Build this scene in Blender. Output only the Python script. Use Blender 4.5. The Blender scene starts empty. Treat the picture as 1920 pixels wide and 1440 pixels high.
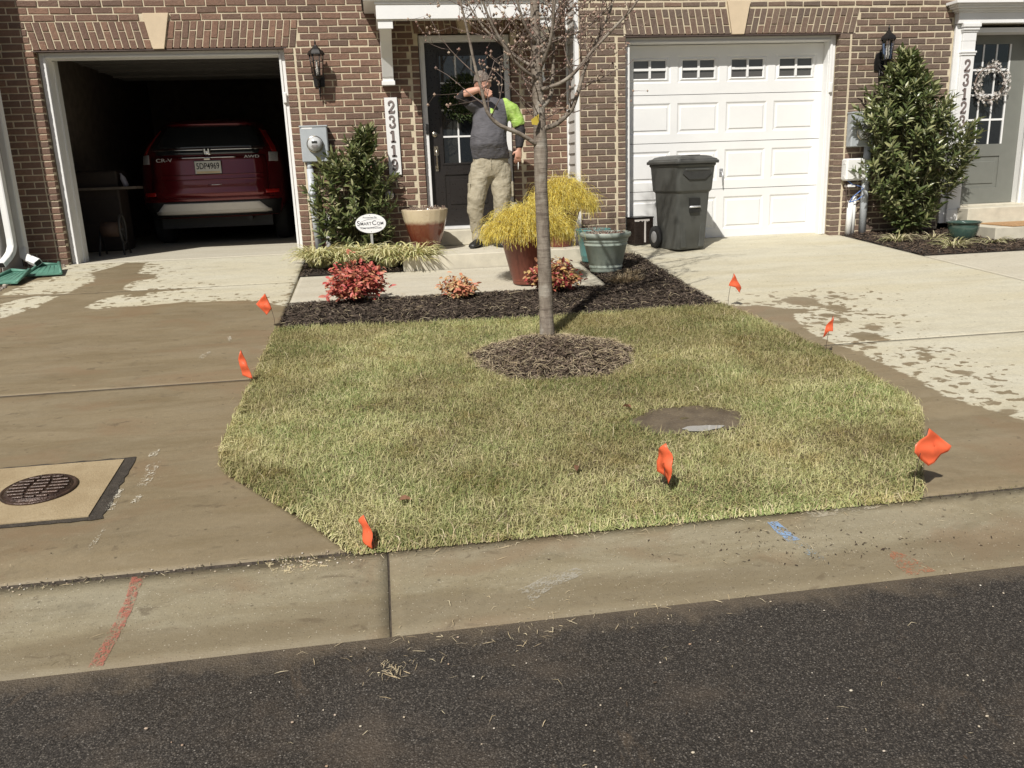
import bpy, math, random
import numpy as np
from mathutils import Vector, Matrix, noise
R = math.radians
PI = math.pi
sc = bpy.context.scene
col = sc.collection
rng = random.Random(7)

# ------------------------------------------------------------------ camera
cam_d = bpy.data.cameras.new('camera')
cam = bpy.data.objects.new('camera', cam_d)
col.objects.link(cam)
cam_d.sensor_width = 36.0
cam_d.lens = 1553 / 1920 * 36.0
cam_d.clip_end = 600
mx = ((0.98771648, -0.15228903, -0.03498867), (0.07149248, 0.24133102, 0.96780585), (-0.13894236, -0.95841921, 0.24925414))
mw = Matrix.Identity(4)
for c in range(3):
    for r in range(3):
        mw[r][c] = mx[c][r]
mw[0][3], mw[1][3], mw[2][3] = 0.0, -9.6, 0.82
cam.matrix_world = mw
sc.camera = cam

# ------------------------------------------------------------------ light
SUN = Vector((0.60, 1.0, -1.26)).normalized()       # the way the sunlight travels
w = bpy.data.worlds.new('World')
sc.world = w
w.use_nodes = True
nt = w.node_tree
sky = nt.nodes.new('ShaderNodeTexSky')
sky.sky_type = 'NISHITA'
sky.sun_disc = False
sky.sun_elevation = math.asin(-SUN.z)
sky.sun_rotation = math.atan2(-SUN.x, -SUN.y)
sky.air_density = 1.0
sky.dust_density = 2.0
nt.nodes['Background'].inputs['Strength'].default_value = 0.05
nt.links.new(sky.outputs[0], nt.nodes['Background'].inputs['Color'])
sd = bpy.data.lights.new('sun', 'SUN')
sd.energy = 5.0
sd.angle = R(0.55)
sd.color = (1.0, 0.96, 0.89)
sun = bpy.data.objects.new('sun', sd)
sun.rotation_euler = SUN.to_track_quat('-Z', 'Y').to_euler()
sun.location = (-5, -12, 14)
col.objects.link(sun)
sc.view_settings.view_transform = 'Standard'
sc.view_settings.look = 'None'
sc.view_settings.exposure = 0.0
sc.view_settings.gamma = 1.0
sc.view_settings.use_curve_mapping = False
sc.cycles.max_bounces = 8
sc.cycles.transparent_max_bounces = 12

# ------------------------------------------------------------------ helpers
def gz(y):
    """height of the paved ground at depth y"""
    ys = (-30.0, -7.1, -6.75, -6.42, 0.0, 100.0)
    zs = (-0.67, -0.67, -0.625, -0.565, 0.0, 0.0)
    return float(np.interp(y, ys, zs))

def obj(name, me, parent=None, loc=None, mat=None):
    o = bpy.data.objects.new(name, me)
    col.objects.link(o)
    if parent is not None:
        o.parent = parent
    if loc is not None:
        o.location = loc
    if mat is not None and me is not None:
        me.materials.clear()
        me.materials.append(mat)
    return o

def tag(o, label=None, cat=None, group=None, kind=None):
    if label: o['label'] = label
    if cat: o['category'] = cat
    if group: o['group'] = group
    if kind: o['kind'] = kind
    return o

def thing(name, label, cat, loc=(0, 0, 0), rz=0.0, group=None):
    o = bpy.data.objects.new(name, None)
    col.objects.link(o)
    o.empty_display_size = 0.1
    o.location = loc
    o.rotation_euler = (0, 0, rz)
    return tag(o, label, cat, group)

class MB:
    """collects shapes into one mesh"""
    def __init__(s):
        s.v = []; s.f = []; s.sm = []; s.mi = []
        s.m = 0
    def add(s, vs, fs, smooth=False):
        b = len(s.v)
        s.v += [tuple(p) for p in vs]
        s.f += [tuple(i + b for i in f) for f in fs]
        s.sm += [smooth] * len(fs)
        s.mi += [s.m] * len(fs)
        return s
    def box(s, x0, x1, y0, y1, z0, z1, bev=0.0):
        if bev <= 0:
            v = [(x0,y0,z0),(x1,y0,z0),(x1,y1,z0),(x0,y1,z0),(x0,y0,z1),(x1,y0,z1),(x1,y1,z1),(x0,y1,z1)]
            return s.add(v, [(0,3,2,1),(4,5,6,7),(0,1,5,4),(1,2,6,5),(2,3,7,6),(3,0,4,7)])
        b = min(bev, (x1-x0)*.45, (y1-y0)*.45, (z1-z0)*.45)
        v = []; idx = {}
        for i, X in enumerate((x0, x1)):
            for j, Y in enumerate((y0, y1)):
                for k, Z in enumerate((z0, z1)):
                    sx = b if i == 0 else -b; sy = b if j == 0 else -b; sz = b if k == 0 else -b
                    idx[(i,j,k,'x')] = len(v); v.append((X, Y+sy, Z+sz))
                    idx[(i,j,k,'y')] = len(v); v.append((X+sx, Y, Z+sz))
                    idx[(i,j,k,'z')] = len(v); v.append((X+sx, Y+sy, Z))
        f = []
        for a in (0, 1):
            q = [idx[(a,j,k,'x')] for j,k in ((0,0),(1,0),(1,1),(0,1))]; f.append(q if a else q[::-1])
            q = [idx[(i,a,k,'y')] for i,k in ((0,0),(0,1),(1,1),(1,0))]; f.append(q if a else q[::-1])
            q = [idx[(i,j,a,'z')] for i,j in ((0,0),(1,0),(1,1),(0,1))]; f.append(q if a else q[::-1])
        for i in (0,1):
            for j in (0,1):
                q = [idx[(i,j,0,'x')], idx[(i,j,1,'x')], idx[(i,j,1,'y')], idx[(i,j,0,'y')]]; f.append(q if (i+j)%2 else q[::-1])
        for i in (0,1):
            for k in (0,1):
                q = [idx[(i,0,k,'x')], idx[(i,1,k,'x')], idx[(i,1,k,'z')], idx[(i,0,k,'z')]]; f.append(q[::-1] if (i+k)%2 else q)
        for j in (0,1):
            for k in (0,1):
                q = [idx[(0,j,k,'y')], idx[(1,j,k,'y')], idx[(1,j,k,'z')], idx[(0,j,k,'z')]]; f.append(q if (j+k)%2 else q[::-1])
        for i in (0,1):
            for j in (0,1):
                for k in (0,1):
                    q = [idx[(i,j,k,c)] for c in 'xyz']; f.append(q if (i+j+k)%2 else q[::-1])
        return s.add(v, f)
    def prism(s, poly, axis, a0, a1, smooth=False):
        """poly: 2D outline; axis 'y': poly in xz; 'z': poly in xy; 'x': poly in yz"""
        n = len(poly)
        def P(p, a):
            return (p[0], a, p[1]) if axis == 'y' else ((p[0], p[1], a) if axis == 'z' else (a, p[0], p[1]))
        v = [P(p, a0) for p in poly] + [P(p, a1) for p in poly]
        f = [tuple(range(n))[::-1], tuple(range(n, 2*n))]
        b = len(s.v)
        s.add(v, f)
        s.f += [(b+i, b+(i+1) % n, b+n+(i+1) % n, b+n+i) for i in range(n)]
        s.sm += [smooth]*n; s.mi += [s.m]*n
        return s
    def rings(s, rs, closed=True, cap=True, smooth=True):
        """rs: list of rings with equal point counts"""
        n = len(rs[0]); v = [p for r in rs for p in r]; f = []
        for a in range(len(rs)-1):
            for i in range(n if closed else n-1):
                j = (i+1) % n
                f.append((a*n+i, a*n+j, (a+1)*n+j, (a+1)*n+i))
        b = len(s.v)
        s.add(v, f, smooth)
        if cap and closed:
            L = (len(rs)-1)*n
            s.f += [tuple(b+i for i in range(n))[::-1], tuple(b+L+i for i in range(n))]
            s.sm += [False, False]; s.mi += [s.m]*2
        return s
    def lathe(s, prof, seg=24, cx=0, cy=0, cap=True, smooth=True, flute=0, fl=0.0):
        rs = []
        for r, z in prof:
            ring = []
            for i in range(seg):
                a = 2*PI*i/seg
                rr = r
                if flute: rr = r*(1 - fl*abs(math.cos(a*flute/2)))
                ring.append((cx+rr*math.cos(a), cy+rr*math.sin(a), z))
            rs.append(ring)
        return s.rings(rs, cap=cap, smooth=smooth)
    def tube(s, pts, rad, seg=6, cap=True, flat=1.0, up=None):
        pts = [Vector(p) for p in pts]
        if not hasattr(rad, '__len__'): rad = [rad]*len(pts)
        rs = []
        t = (pts[1]-pts[0]).normalized()
        u = Vector(up) if up else (Vector((0,0,1)) if abs(t.z) < .9 else Vector((1,0,0)))
        for i, p in enumerate(pts):
            if i == 0: t = pts[1]-pts[0]
            elif i == len(pts)-1: t = pts[-1]-pts[-2]
            else: t = pts[i+1]-pts[i-1]
            if t.length < 1e-9: t = Vector((0,0,1))
            t.normalize()
            u = u - t*u.dot(t)
            if u.length < 1e-5: u = t.orthogonal()
            u.normalize()
            v = t.cross(u)
            r = rad[i]
            rx, ry = (r if hasattr(r, '__len__') else (r, r*flat))
            rs.append([p + u*(ry*math.sin(2*PI*k/seg)) + v*(rx*math.cos(2*PI*k/seg)) for k in range(seg)])
        return s.rings(rs, cap=cap)
    def sphere(s, c, r, seg=12, rg=8, sc3=(1,1,1)):
        rs = []
        for j in range(rg+1):
            a = -PI/2 + PI*j/rg
            rr = max(math.cos(a), 1e-3)*r
            rs.append([(c[0]+rr*math.cos(2*PI*i/seg)*sc3[0], c[1]+rr*math.sin(2*PI*i/seg)*sc3[1], c[2]+r*math.sin(a)*sc3[2]) for i in range(seg)])
        return s.rings(rs)
    def mesh(s, name):
        me = bpy.data.meshes.new(name)
        me.from_pydata(s.v, [], s.f)
        me.polygons.foreach_set('use_smooth', s.sm)
        if any(s.mi): me.polygons.foreach_set('material_index', s.mi)
        me.update()
        return me
    def build(s, name, mat, parent=None, loc=None, rot=None):
        me = s.mesh(name)
        for m in (mat if isinstance(mat, (list, tuple)) else [mat]):
            me.materials.append(m)
        o = obj(name, me, parent, loc)
        if rot: o.rotation_euler = rot
        return o

def bevel(o, wd=.004, seg=2, ang=35):
    m = o.modifiers.new('bevel', 'BEVEL'); m.width = wd; m.segments = seg; m.limit_method = 'ANGLE'; m.angle_limit = R(ang)
    return o

def fast_mesh(name, V, F, per=None, smooth=False):
    """V (n,3) array, F (m,k) array with k 3 or 4"""
    me = bpy.data.meshes.new(name)
    V = np.asarray(V, dtype=np.float32); F = np.asarray(F, dtype=np.int32)
    k = F.shape[1]
    me.vertices.add(len(V)); me.vertices.foreach_set('co', V.ravel())
    me.loops.add(F.size); me.loops.foreach_set('vertex_index', F.ravel())
    me.polygons.add(len(F)); me.polygons.foreach_set('loop_start', np.arange(0, F.size, k, dtype=np.int32))
    me.polygons.foreach_set('loop_total', np.full(len(F), k, dtype=np.int32))
    me.update(calc_edges=True)
    if smooth: me.polygons.foreach_set('use_smooth', np.ones(len(F), dtype=bool))
    me.validate()
    return me

# ------------------------------------------------------------------ materials
class N:
    def __init__(s, name):
        s.mat = bpy.data.materials.new(name); s.mat.use_nodes = True
        s.t = s.mat.node_tree; s.b = s.t.nodes['Principled BSDF']
    def new(s, typ, **k):
        n = s.t.nodes.new(typ)
        for a, b in k.items():
            if a in n.inputs.keys(): s.set(n.inputs[a], b)
            else: setattr(n, a, b)
        return n
    def set(s, inp, v):
        if hasattr(v, 'is_output') or isinstance(v, bpy.types.NodeSocket): s.t.links.new(v, inp)
        else: inp.default_value = v
    def pos(s, scale=(1,1,1), obj=False):
        g = s.new('ShaderNodeTexCoord').outputs['Object'] if obj else s.new('ShaderNodeNewGeometry').outputs['Position']
        m = s.new('ShaderNodeMapping'); s.set(m.inputs[0], g); m.inputs['Scale'].default_value = scale
        return m.outputs[0]
    def noise(s, vec, sc_=5, det=4, rough=.55, dist=0):
        n = s.new('ShaderNodeTexNoise'); s.set(n.inputs['Vector'], vec)
        n.inputs['Scale'].default_value = sc_; n.inputs['Detail'].default_value = det
        n.inputs['Roughness'].default_value = rough; n.inputs['Distortion'].default_value = dist
        return n.outputs[0]
    def voro(s, vec, sc_=5, feat='F1', out='Distance', rnd=1.0):
        n = s.new('ShaderNodeTexVoronoi'); n.feature = feat; s.set(n.inputs['Vector'], vec); n.inputs['Scale'].default_value = sc_
        n.inputs['Randomness'].default_value = rnd
        return n.outputs[out]
    def math(s, op, a, b=0.0, c=None, clamp=False):
        n = s.new('ShaderNodeMath'); n.operation = op; n.use_clamp = clamp
        s.set(n.inputs[0], a); s.set(n.inputs[1], b)
        if c is not None: s.set(n.inputs[2], c)
        return n.outputs[0]
    def ramp(s, fac, a, b, lo=0.0, hi=1.0):
        n = s.new('ShaderNodeMapRange'); n.clamp = True
        s.set(n.inputs[0], fac); n.inputs[1].default_value = a; n.inputs[2].default_value = b
        n.inputs[3].default_value = lo; n.inputs[4].default_value = hi
        return n.outputs[0]
    def cramp(s, fac, cols, const=False):
        n = s.new('ShaderNodeValToRGB'); s.set(n.inputs[0], fac)
        cr = n.color_ramp
        if const: cr.interpolation = 'CONSTANT'
        k = len(cols)
        while len(cr.elements) < k: cr.elements.new(.5)
        for i, c in enumerate(cols):
            p, cc = c if len(c) == 2 else (i/(k-1) if not const else i/k, c)
            cr.elements[i].position = p; cr.elements[i].color = tuple(cc)+(1,)
        return n.outputs[0]
    def mix(s, fac, a, b, typ='MIX'):
        n = s.new('ShaderNodeMix'); n.data_type = 'RGBA'; n.blend_type = typ
        s.set(n.inputs[0], fac)
        s.set(n.inputs[6], a if not isinstance(a, tuple) else a+(1,) if len(a) == 3 else a)
        s.set(n.inputs[7], b if not isinstance(b, tuple) else b+(1,) if len(b) == 3 else b)
        return n.outputs[2]
    def bump(s, h, dist=.01, strength=1.0, nrm=None):
        n = s.new('ShaderNodeBump'); s.set(n.inputs['Height'], h); n.inputs['Distance'].default_value = dist
        n.inputs['Strength'].default_value = strength
        if nrm is not None: s.set(n.inputs['Normal'], nrm)
        return n.outputs[0]
    def out(s, **k):
        for a, v in k.items():
            nm = {'color': 'Base Color', 'rough': 'Roughness', 'normal': 'Normal', 'metal': 'Metallic', 'spec': 'Specular IOR Level', 'coat': 'Coat Weight', 'alpha': 'Alpha', 'trans': 'Transmission Weight', 'sss': 'Subsurface Weight'}[a]
            if isinstance(v, tuple) and len(v) == 3: v = v+(1,)
            s.set(s.b.inputs[nm], v)
        return s.mat

def simple(name, c, rough=.55, metal=0.0, var=.12, vs=9.0, bump=.0, bs=60.0, spec=.5, coat=0.0, rust=None, scale=(1,1,1)):
    n = N(name); p = n.pos(scale)
    a = n.noise(p, vs, 5)
    f = n.ramp(a, .3, .7)
    base = n.mix(f, tuple(x*(1-var) for x in c), tuple(min(1, x*(1+var)) for x in c))
    fine = n.noise(p, vs*9, 3)
    base = n.mix(n.ramp(fine, .45, .75, 0, var*.8), base, tuple(x*.55 for x in c))
    k = dict(color=base, metal=metal, spec=spec, coat=coat, rough=n.ramp(fine, .3, .7, max(.02, rough-.08), min(1, rough+.08)))
    if bump: k['normal'] = n.bump(n.noise(p, bs, 4), bump)
    return n.out(**k)

def island(name, cols, rough=.6, spec=.4, patch=None, ps=2.0, trans=0.0, perobj=True, bump=0, vary=False):
    """colour picked per leaf / blade / chip"""
    n = N(name)
    g = n.new('ShaderNodeNewGeometry').outputs['Random Per Island']
    if perobj:
        o = n.new('ShaderNodeObjectInfo').outputs['Random']
        g = n.math('FRACT', n.math('ADD', g, o))
    c = n.cramp(g, cols)
    if patch:
        nz = n.ramp(n.noise(n.pos(), ps, 3, .6), .38, .62)
        c2 = n.cramp(g, patch)
        c = n.mix(nz, c, c2)
    if vary:
        b1 = n.noise(n.pos(), 1.25, 3, .5)
        c = n.mix(n.ramp(b1, .40, .60), n.mix(1.0, c, (.80,.74,.64), 'MULTIPLY'), n.mix(1.0, c, (1.22,1.20,1.12), 'MULTIPLY'))
        b2 = n.noise(n.pos((1, 1.3, 1)), 4.5, 3, .55)
        c = n.mix(n.ramp(b2, .54, .68, 0, .75), c, n.mix(1.0, c, (.76,.68,.56), 'MULTIPLY'))
    k = dict(color=c, rough=rough, spec=spec)
    if bump: k['normal'] = n.bump(n.noise(n.pos(), 300, 2), bump)
    m = n.out(**k)
    if trans:
        t = n.new('ShaderNodeBsdfTranslucent'); n.set(t.inputs[0], c)
        mx_ = n.new('ShaderNodeMixShader'); mx_.inputs[0].default_value = trans
        n.t.links.new(n.b.outputs[0], mx_.inputs[1]); n.t.links.new(t.outputs[0], mx_.inputs[2])
        o_ = [q for q in n.t.nodes if q.type == 'OUTPUT_MATERIAL'][0]
        n.t.links.new(mx_.outputs[0], o_.inputs[0])
    return m

def brick_mat(name, cols):
    n = N(name)
    o = n.new('ShaderNodeObjectInfo').outputs['Random']
    g = n.new('ShaderNodeNewGeometry').outputs['Random Per Island']
    r = n.math('FRACT', n.math('ADD', o, g))
    c = n.cramp(r, cols)
    p = n.pos()
    blot = n.noise(p, 22, 4, .6)
    c = n.mix(n.ramp(blot, .4, .75, 0, .55), c, (.12, .075, .06))
    c = n.mix(n.ramp(n.noise(p, 90, 3), .55, .8, 0, .35), c, (.42, .33, .25))
    h = n.math('ADD', n.noise(p, 160, 3), n.math('MULTIPLY', n.noise(p, 40, 2), 1.2))
    return n.out(color=c, rough=.88, spec=.25, normal=n.bump(h, .0035))

brick_red = brick_mat('red_brick', [(.245,.142,.100),(.165,.104,.080),(.215,.130,.095),(.140,.095,.074),(.270,.160,.112),(.195,.122,.090)])
brick_brown = brick_mat('brown_brick', [(.205,.150,.115),(.155,.116,.093),(.185,.135,.104),(.140,.108,.088),(.22,.145,.108),(.17,.126,.098)])

def mortar_mat():
    n = N('mortar'); p = n.pos()
    c = n.mix(n.ramp(n.noise(p, 6, 4), .3, .7), (.58,.50,.36), (.67,.59,.44))
    c = n.mix(n.ramp(n.noise(p, 60, 3), .5, .75, 0, .4), c, (.42,.34,.25))
    return n.out(color=c, rough=.95, spec=.15, normal=n.bump(n.noise(p, 220, 3), .003))
mortar = mortar_mat()
white = simple('white_paint', (.80,.80,.79), .42, var=.03, vs=3)
offwhite = simple('vinyl_white', (.74,.74,.72), .5, var=.05, vs=2, bump=.0006, bs=90)
siding_m = simple('grey_vinyl_siding', (.52,.50,.47), .6, var=.05)
keystone_m = simple('tan_cast_stone', (.62,.50,.35), .85, var=.06, bump=.002, bs=150)
steel_m = simple('brown_steel_lintel', (.10,.07,.06), .6, var=.2)
door_black = simple('black_door_paint', (.022,.019,.018), .33, var=.1, vs=4)
door_grey = simple('grey_green_door_paint', (.17,.175,.155), .45, var=.05)
black_metal = simple('black_lantern_metal', (.018,.016,.015), .42, metal=.3, var=.25)
grey_box = simple('grey_enamel', (.40,.43,.45), .42, var=.05)
pvc = simple('grey_conduit', (.50,.53,.56), .45, var=.06)
nickel = simple('satin_nickel', (.62,.56,.46), .28, metal=1.0, var=.1)
number_m = simple('brown_number', (.20,.16,.15), .5, var=.1)
gray_cut = simple('step_concrete', (.56,.52,.42), .9, var=.1, bump=.002, bs=120)
plastic_green = simple('green_plastic', (.10,.24,.18), .5, var=.22, vs=14)
bark = None

def glass_mat(name, c, rough=.03):
    n = N(name)
    return n.out(color=c, rough=rough, spec=.9, coat=.6)
dark_glass = glass_mat('dark_window_glass', (.018,.022,.026))
grey_glass = glass_mat('grey_window_glass', (.09,.085,.08), .12)
clear = N('lantern_glass')
clear.b.inputs['Transmission Weight'].default_value = 1.0
clear_glass = clear.out(color=(.95,.95,.95), rough=.04)

def concrete(name, wetcol, dry, dry2, paint=False, expo=False):
    """concrete whose wet area is the positive side of the mesh attribute 'wet' (metres from its outline)"""
    n = N(name); p = n.pos()
    at = n.new('ShaderNodeAttribute'); at.attribute_name = 'wet'
    wv = at.outputs['Fac']
    nz = n.noise(n.pos((1, 2.6, 1)), 9, 5, .6)
    nz2 = n.noise(n.pos((1, 3, 1)), 2.2, 3)
    m = n.math('ADD', wv, n.math('MULTIPLY', n.math('SUBTRACT', nz, .5), .10))
    mask = n.ramp(m, -.004, .012)
    # drops that fell on the dry side, near the outline
    sp = n.math('SUBTRACT', n.ramp(n.noise(n.pos((1, 1.25, 1)), 13, 3, .5), .0, 1.0), n.ramp(wv, -.50, 0.0, .74, .545))
    mask = n.math('MAXIMUM', mask, n.ramp(sp, 0, .012))
    big = n.noise(n.pos((.6, 3.0, 1)), 1.3, 5, .6)
    fine = n.noise(p, 120, 4, .7)
    med = n.noise(p, 14, 5, .65)
    dc = n.mix(n.ramp(big, .32, .68), dry, dry2)
    dc = n.mix(n.ramp(med, .5, .8, 0, .35), dc, tuple(x*.72 for x in dry))
    wc = n.mix(n.ramp(big, .3, .7), wetcol, tuple(x*1.28 for x in wetcol))
    wc = n.mix(n.ramp(n.noise(n.pos((.55, 3, 1)), 2.4, 5, .6, .8), .45, .75, 0, .55), wc, tuple(x*a for x, a in zip(wetcol, (.86,.80,.66))))
    wc = n.mix(n.ramp(n.noise(n.pos((.5, 1.0, 1)), 2.9, 4, .6, .5), .48, .7, 0, .55), wc, tuple(x*a for x, a in zip(wetcol, (1.28,1.34,1.45))))
    c = n.mix(mask, dc, wc)
    # dirt marks and grit
    c = n.mix(n.ramp(n.noise(n.pos((1, 2.2, 1)), 7, 4, .55, .6), .68, .76, 0, .35), c, tuple(x*.45 for x in wetcol))
    c = n.mix(n.ramp(fine, .56, .78, 0, .5), c, tuple(x*.5 for x in wetcol))
    c = n.mix(n.ramp(n.noise(p, 260, 2), .66, .74, 0, .35), c, (.62,.56,.44))
    if expo:
        v = n.voro(p, 95)
        spk = n.ramp(v, .14, .24, 1, 0)
        who = n.ramp(n.voro(p, 95, out='Color'), .72, .76)
        c = n.mix(n.math('MULTIPLY', n.math('MULTIPLY', spk, who), .75), c, (.55,.50,.40))
    # small dark spots and pale grains that read one by one
    vv = n.voro(p, 26); vcc = n.voro(p, 26, out='Color')
    c = n.mix(n.math('MULTIPLY', n.ramp(vv, .10, .22, .75, 0), n.ramp(vcc, .80, .84)), c, tuple(x*.33 for x in wetcol))
    vv = n.voro(p, 62); vcc = n.voro(p, 62, out='Color')
    c = n.mix(n.math('MULTIPLY', n.ramp(vv, .14, .26, .6 if expo else .35, 0), n.ramp(vcc, .86, .90)), c, (.55,.50,.40))
    c = n.mix(n.math('MULTIPLY', n.ramp(n.noise(n.pos((1, 1.6, 1)), 4.2, 6, .7), .56, .70, 0, .5), n.ramp(m, -.01, .02, .22, 1)), c, tuple(x*.62 for x in wetcol))
    c = n.mix(n.ramp(n.noise(p, 48, 5, .75), .35, .72, .22, 0), c, tuple(x*.4 for x in wetcol))
    st1 = n.noise(n.pos((.45, 1.6, 1)), 2.6, 6, .62, 1.2)
    c = n.mix(n.math('MULTIPLY', n.ramp(st1, .50, .60, 0, .35), n.ramp(m, -.01, .02, .25, 1)), c, tuple(x*a for x, a in zip(wetcol, (.74,.70,.62))))
    st2 = n.noise(n.pos((.8, 2.4, 1)), 5.5, 5, .6, .8)
    c = n.mix(n.math('MULTIPLY', n.ramp(st2, .56, .66, 0, .30), n.ramp(m, -.01, .02, .0, 1)), c, tuple(x*a for x, a in zip(wetcol, (1.30,1.34,1.42))))
    c = n.mix(n.math('MULTIPLY', n.ramp(n.noise(n.pos((.8, 1.3, 1)), 1.9, 5, .6, .6), .52, .64, 0, .45), n.ramp(m, -.01, .02)), c, (.215,.142,.082))
    st3 = n.noise(n.pos((1, 1.7, 1)), 8.5, 4, .6, .5)
    c = n.mix(n.math('MULTIPLY', n.ramp(st3, .63, .70, 0, .55), n.ramp(m, -.01, .02)), c, (.105,.080,.052))
    if expo:
        yy = n.new('ShaderNodeSeparateXYZ'); n.set(yy.inputs[0], n.pos())
        gut = n.math('ADD', n.ramp(yy.outputs[1], -6.98, -6.80, 1, 0), n.math('MULTIPLY', n.math('SUBTRACT', n.noise(n.pos((1, 3, 1)), 3.5, 5), .5), 1.6))
        c = n.mix(n.ramp(gut, .35, .75, 0, .40), c, (.155,.118,.072))
        v4 = n.voro(p, 150); v4c = n.voro(p, 150, out='Color')
        c = n.mix(n.math('MULTIPLY', n.ramp(v4, .2, .32, 1, 0), n.ramp(v4c, .84, .86)), c, (.52,.47,.37))
        c = n.mix(n.math('MULTIPLY', n.ramp(v4, .25, .4, .8, 0), n.ramp(v4c, .22, .18)), c, (.11,.09,.062))
    rough = n.mix(mask, (.93,.93,.93), (.55,.55,.55))
    h = n.math('ADD', n.math('MULTIPLY', fine, .6), n.math('MULTIPLY', n.noise(n.pos((1, 9, 1)), 34, 3), .35))
    return n.out(color=c, rough=rough, spec=.3, normal=n.bump(h, .0032 if expo else .0022))
drive_m = concrete('driveway_concrete', (.215,.172,.108), (.59,.56,.45), (.56,.51,.37))
curb_m = concrete('curb_concrete', (.262,.226,.152), (.62,.57,.45), (.56,.50,.36), expo=True)
walk_m = concrete('walkway_concrete', (.265,.205,.138), (.58,.545,.45), (.53,.49,.39))

def asphalt_mat():
    n = N('asphalt'); p = n.pos()
    v = n.voro(p, 120); vc = n.voro(p, 120, out='Color')
    v2 = n.voro(p, 210); vc2 = n.voro(p, 210, out='Color')
    base = n.mix(n.ramp(n.noise(p, .9, 4), .3, .7), (.036,.032,.029), (.058,.052,.047))
    base = n.mix(n.ramp(n.noise(p, 70, 5, .8), .38, .68), (.018,.015,.012), base)
    c = n.mix(n.ramp(v2, .35, .6, .9, 0), base, n.cramp(n.ramp(vc2, .2, .8), [(.02,.017,.015),(.045,.038,.032),(.075,.064,.053),(.12,.105,.088)]))
    c = n.mix(n.math('MULTIPLY', n.ramp(v, .26, .40, .95, 0), n.ramp(vc, .58, .62)), c, (.135,.118,.098))
    c = n.mix(n.math('MULTIPLY', n.ramp(v, .20, .30, 1, 0), n.ramp(vc, .83, .84)), c, (.20,.185,.165))
    chip = n.math('MULTIPLY', n.ramp(v, .15, .24, .8, 0), n.ramp(vc, .95, .955))
    c = n.mix(chip, c, (.50,.46,.39))
    dirt = n.ramp(n.noise(n.pos((1, 1.3, 1)), 2.3, 5, .65), .50, .74, 0, .5)
    c = n.mix(dirt, c, (.125,.096,.070))
    yy = n.new('ShaderNodeSeparateXYZ'); n.set(yy.inputs[0], n.pos())
    edge = n.math('ADD', n.ramp(yy.outputs[1], -7.32, -7.10), n.math('MULTIPLY', n.math('SUBTRACT', n.noise(p, 6, 5, .65), .5), 1.8))
    c = n.mix(n.ramp(edge, .45, .95, 0, .55), c, (.15,.118,.082))
    c = n.mix(n.ramp(n.noise(n.pos((1.4, .6, 1)), 3.2, 6, .7, .5), .60, .72, 0, .5), c, (.16,.115,.075))
    h = n.math('SUBTRACT', 1.0, n.math('ADD', n.math('MULTIPLY', v, .7), n.math('MULTIPLY', v2, .6)))
    r = n.ramp(n.noise(p, 1.4, 3), .4, .6, .5, .8)
    return n.out(color=c, rough=r, spec=.3, normal=n.bump(h, .0030))
asphalt = asphalt_mat()
soil_m = simple('wet_soil', (.075,.055,.038), .85, var=.35, vs=14, bump=.012, bs=60)
mulch_base = simple('mulch_bed_base', (.035,.026,.020), .95, var=.4, vs=30, bump=.012, bs=70)
groundm = simple('bare_ground', (.12,.10,.065), .95, var=.3, vs=3, bump=.01)
lawn_base = simple('lawn_thatch', (.12,.095,.045), .95, var=.35, vs=24, bump=.01, bs=90)
joint_m = simple('joint_filler', (.060,.047,.034), .9, var=.4, vs=40, bump=.006)

# ------------------------------------------------------------------ 2D outlines
def sdf_poly(P, poly):
    """signed distance, positive inside; P (n,2)"""
    poly = np.asarray(poly, float); n = len(poly)
    d = np.full(len(P), 1e9); ins = np.zeros(len(P), bool)
    for i in range(n):
        a = poly[i]; b = poly[(i+1) % n]; e = b-a
        w_ = P-a; t = np.clip((w_@e)/max(e@e, 1e-12), 0, 1)
        q = w_-t[:, None]*e; d = np.minimum(d, np.hypot(q[:, 0], q[:, 1]))
        c = ((a[1] > P[:, 1]) != (b[1] > P[:, 1]))
        with np.errstate(divide='ignore', invalid='ignore'):
            xx = e[0]*(P[:, 1]-a[1])/(e[1] if e[1] != 0 else 1e-12)+a[0]
        ins ^= (c & (P[:, 0] < xx))
    return np.where(ins, d, -d)

DRY = [[(-3.563, 0.452), (-3.452, -0.012), (-3.473, -0.135), (-3.301, -0.774), (-3.478, -0.801), (-3.49, -1.148), (-3.528, -1.399), (-3.276, -1.431), (-2.921, -1.488), (-2.909, -1.228), (-2.849, -0.963), (-2.906, -0.726), (-3.022, -0.54), (-2.897, -0.289), (-2.804, -0.055), (-3.052, 0.243), (-3.208, 0.219), (-3.386, 1.013)],
 [(-3.37, -1.8), (-3.304, -1.64), (-3.163, -1.522), (-2.974, -1.569), (-2.995, -1.776), (-3.004, -2.002), (-3.108, -2.22), (-3.148, -2.363)],
 [(-3.167, 0.516), (-2.595, 0.401), (-2.868, 2.575), (-1.174, 1.81), (-0.6, -1.2), (-0.783, -1.496), (-0.786, -2.598), (-0.848, -2.475), (-0.946, -2.395), (-1.124, -2.209), (-1.341, -2.156), (-1.629, -2.142), (-1.744, -2.085), (-1.99, -2.139), (-2.292, -2.149), (-2.455, -2.191), (-2.57, -2.081), (-2.537, -1.83), (-2.422, -1.676), (-2.316, -1.671), (-2.304, -1.767), (-2.163, -1.802), (-2.175, -1.644), (-1.743, -1.545), (-1.997, -1.527), (-2.346, -1.504), (-2.439, -1.415), (-2.478, -1.27), (-2.434, -1.056), (-2.267, -0.967), (-2.299, -0.769), (-2.502, -0.677), (-2.529, -0.387), (-2.584, -0.07), (-2.701, -0.02), (-2.992, 0.042)]]
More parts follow.
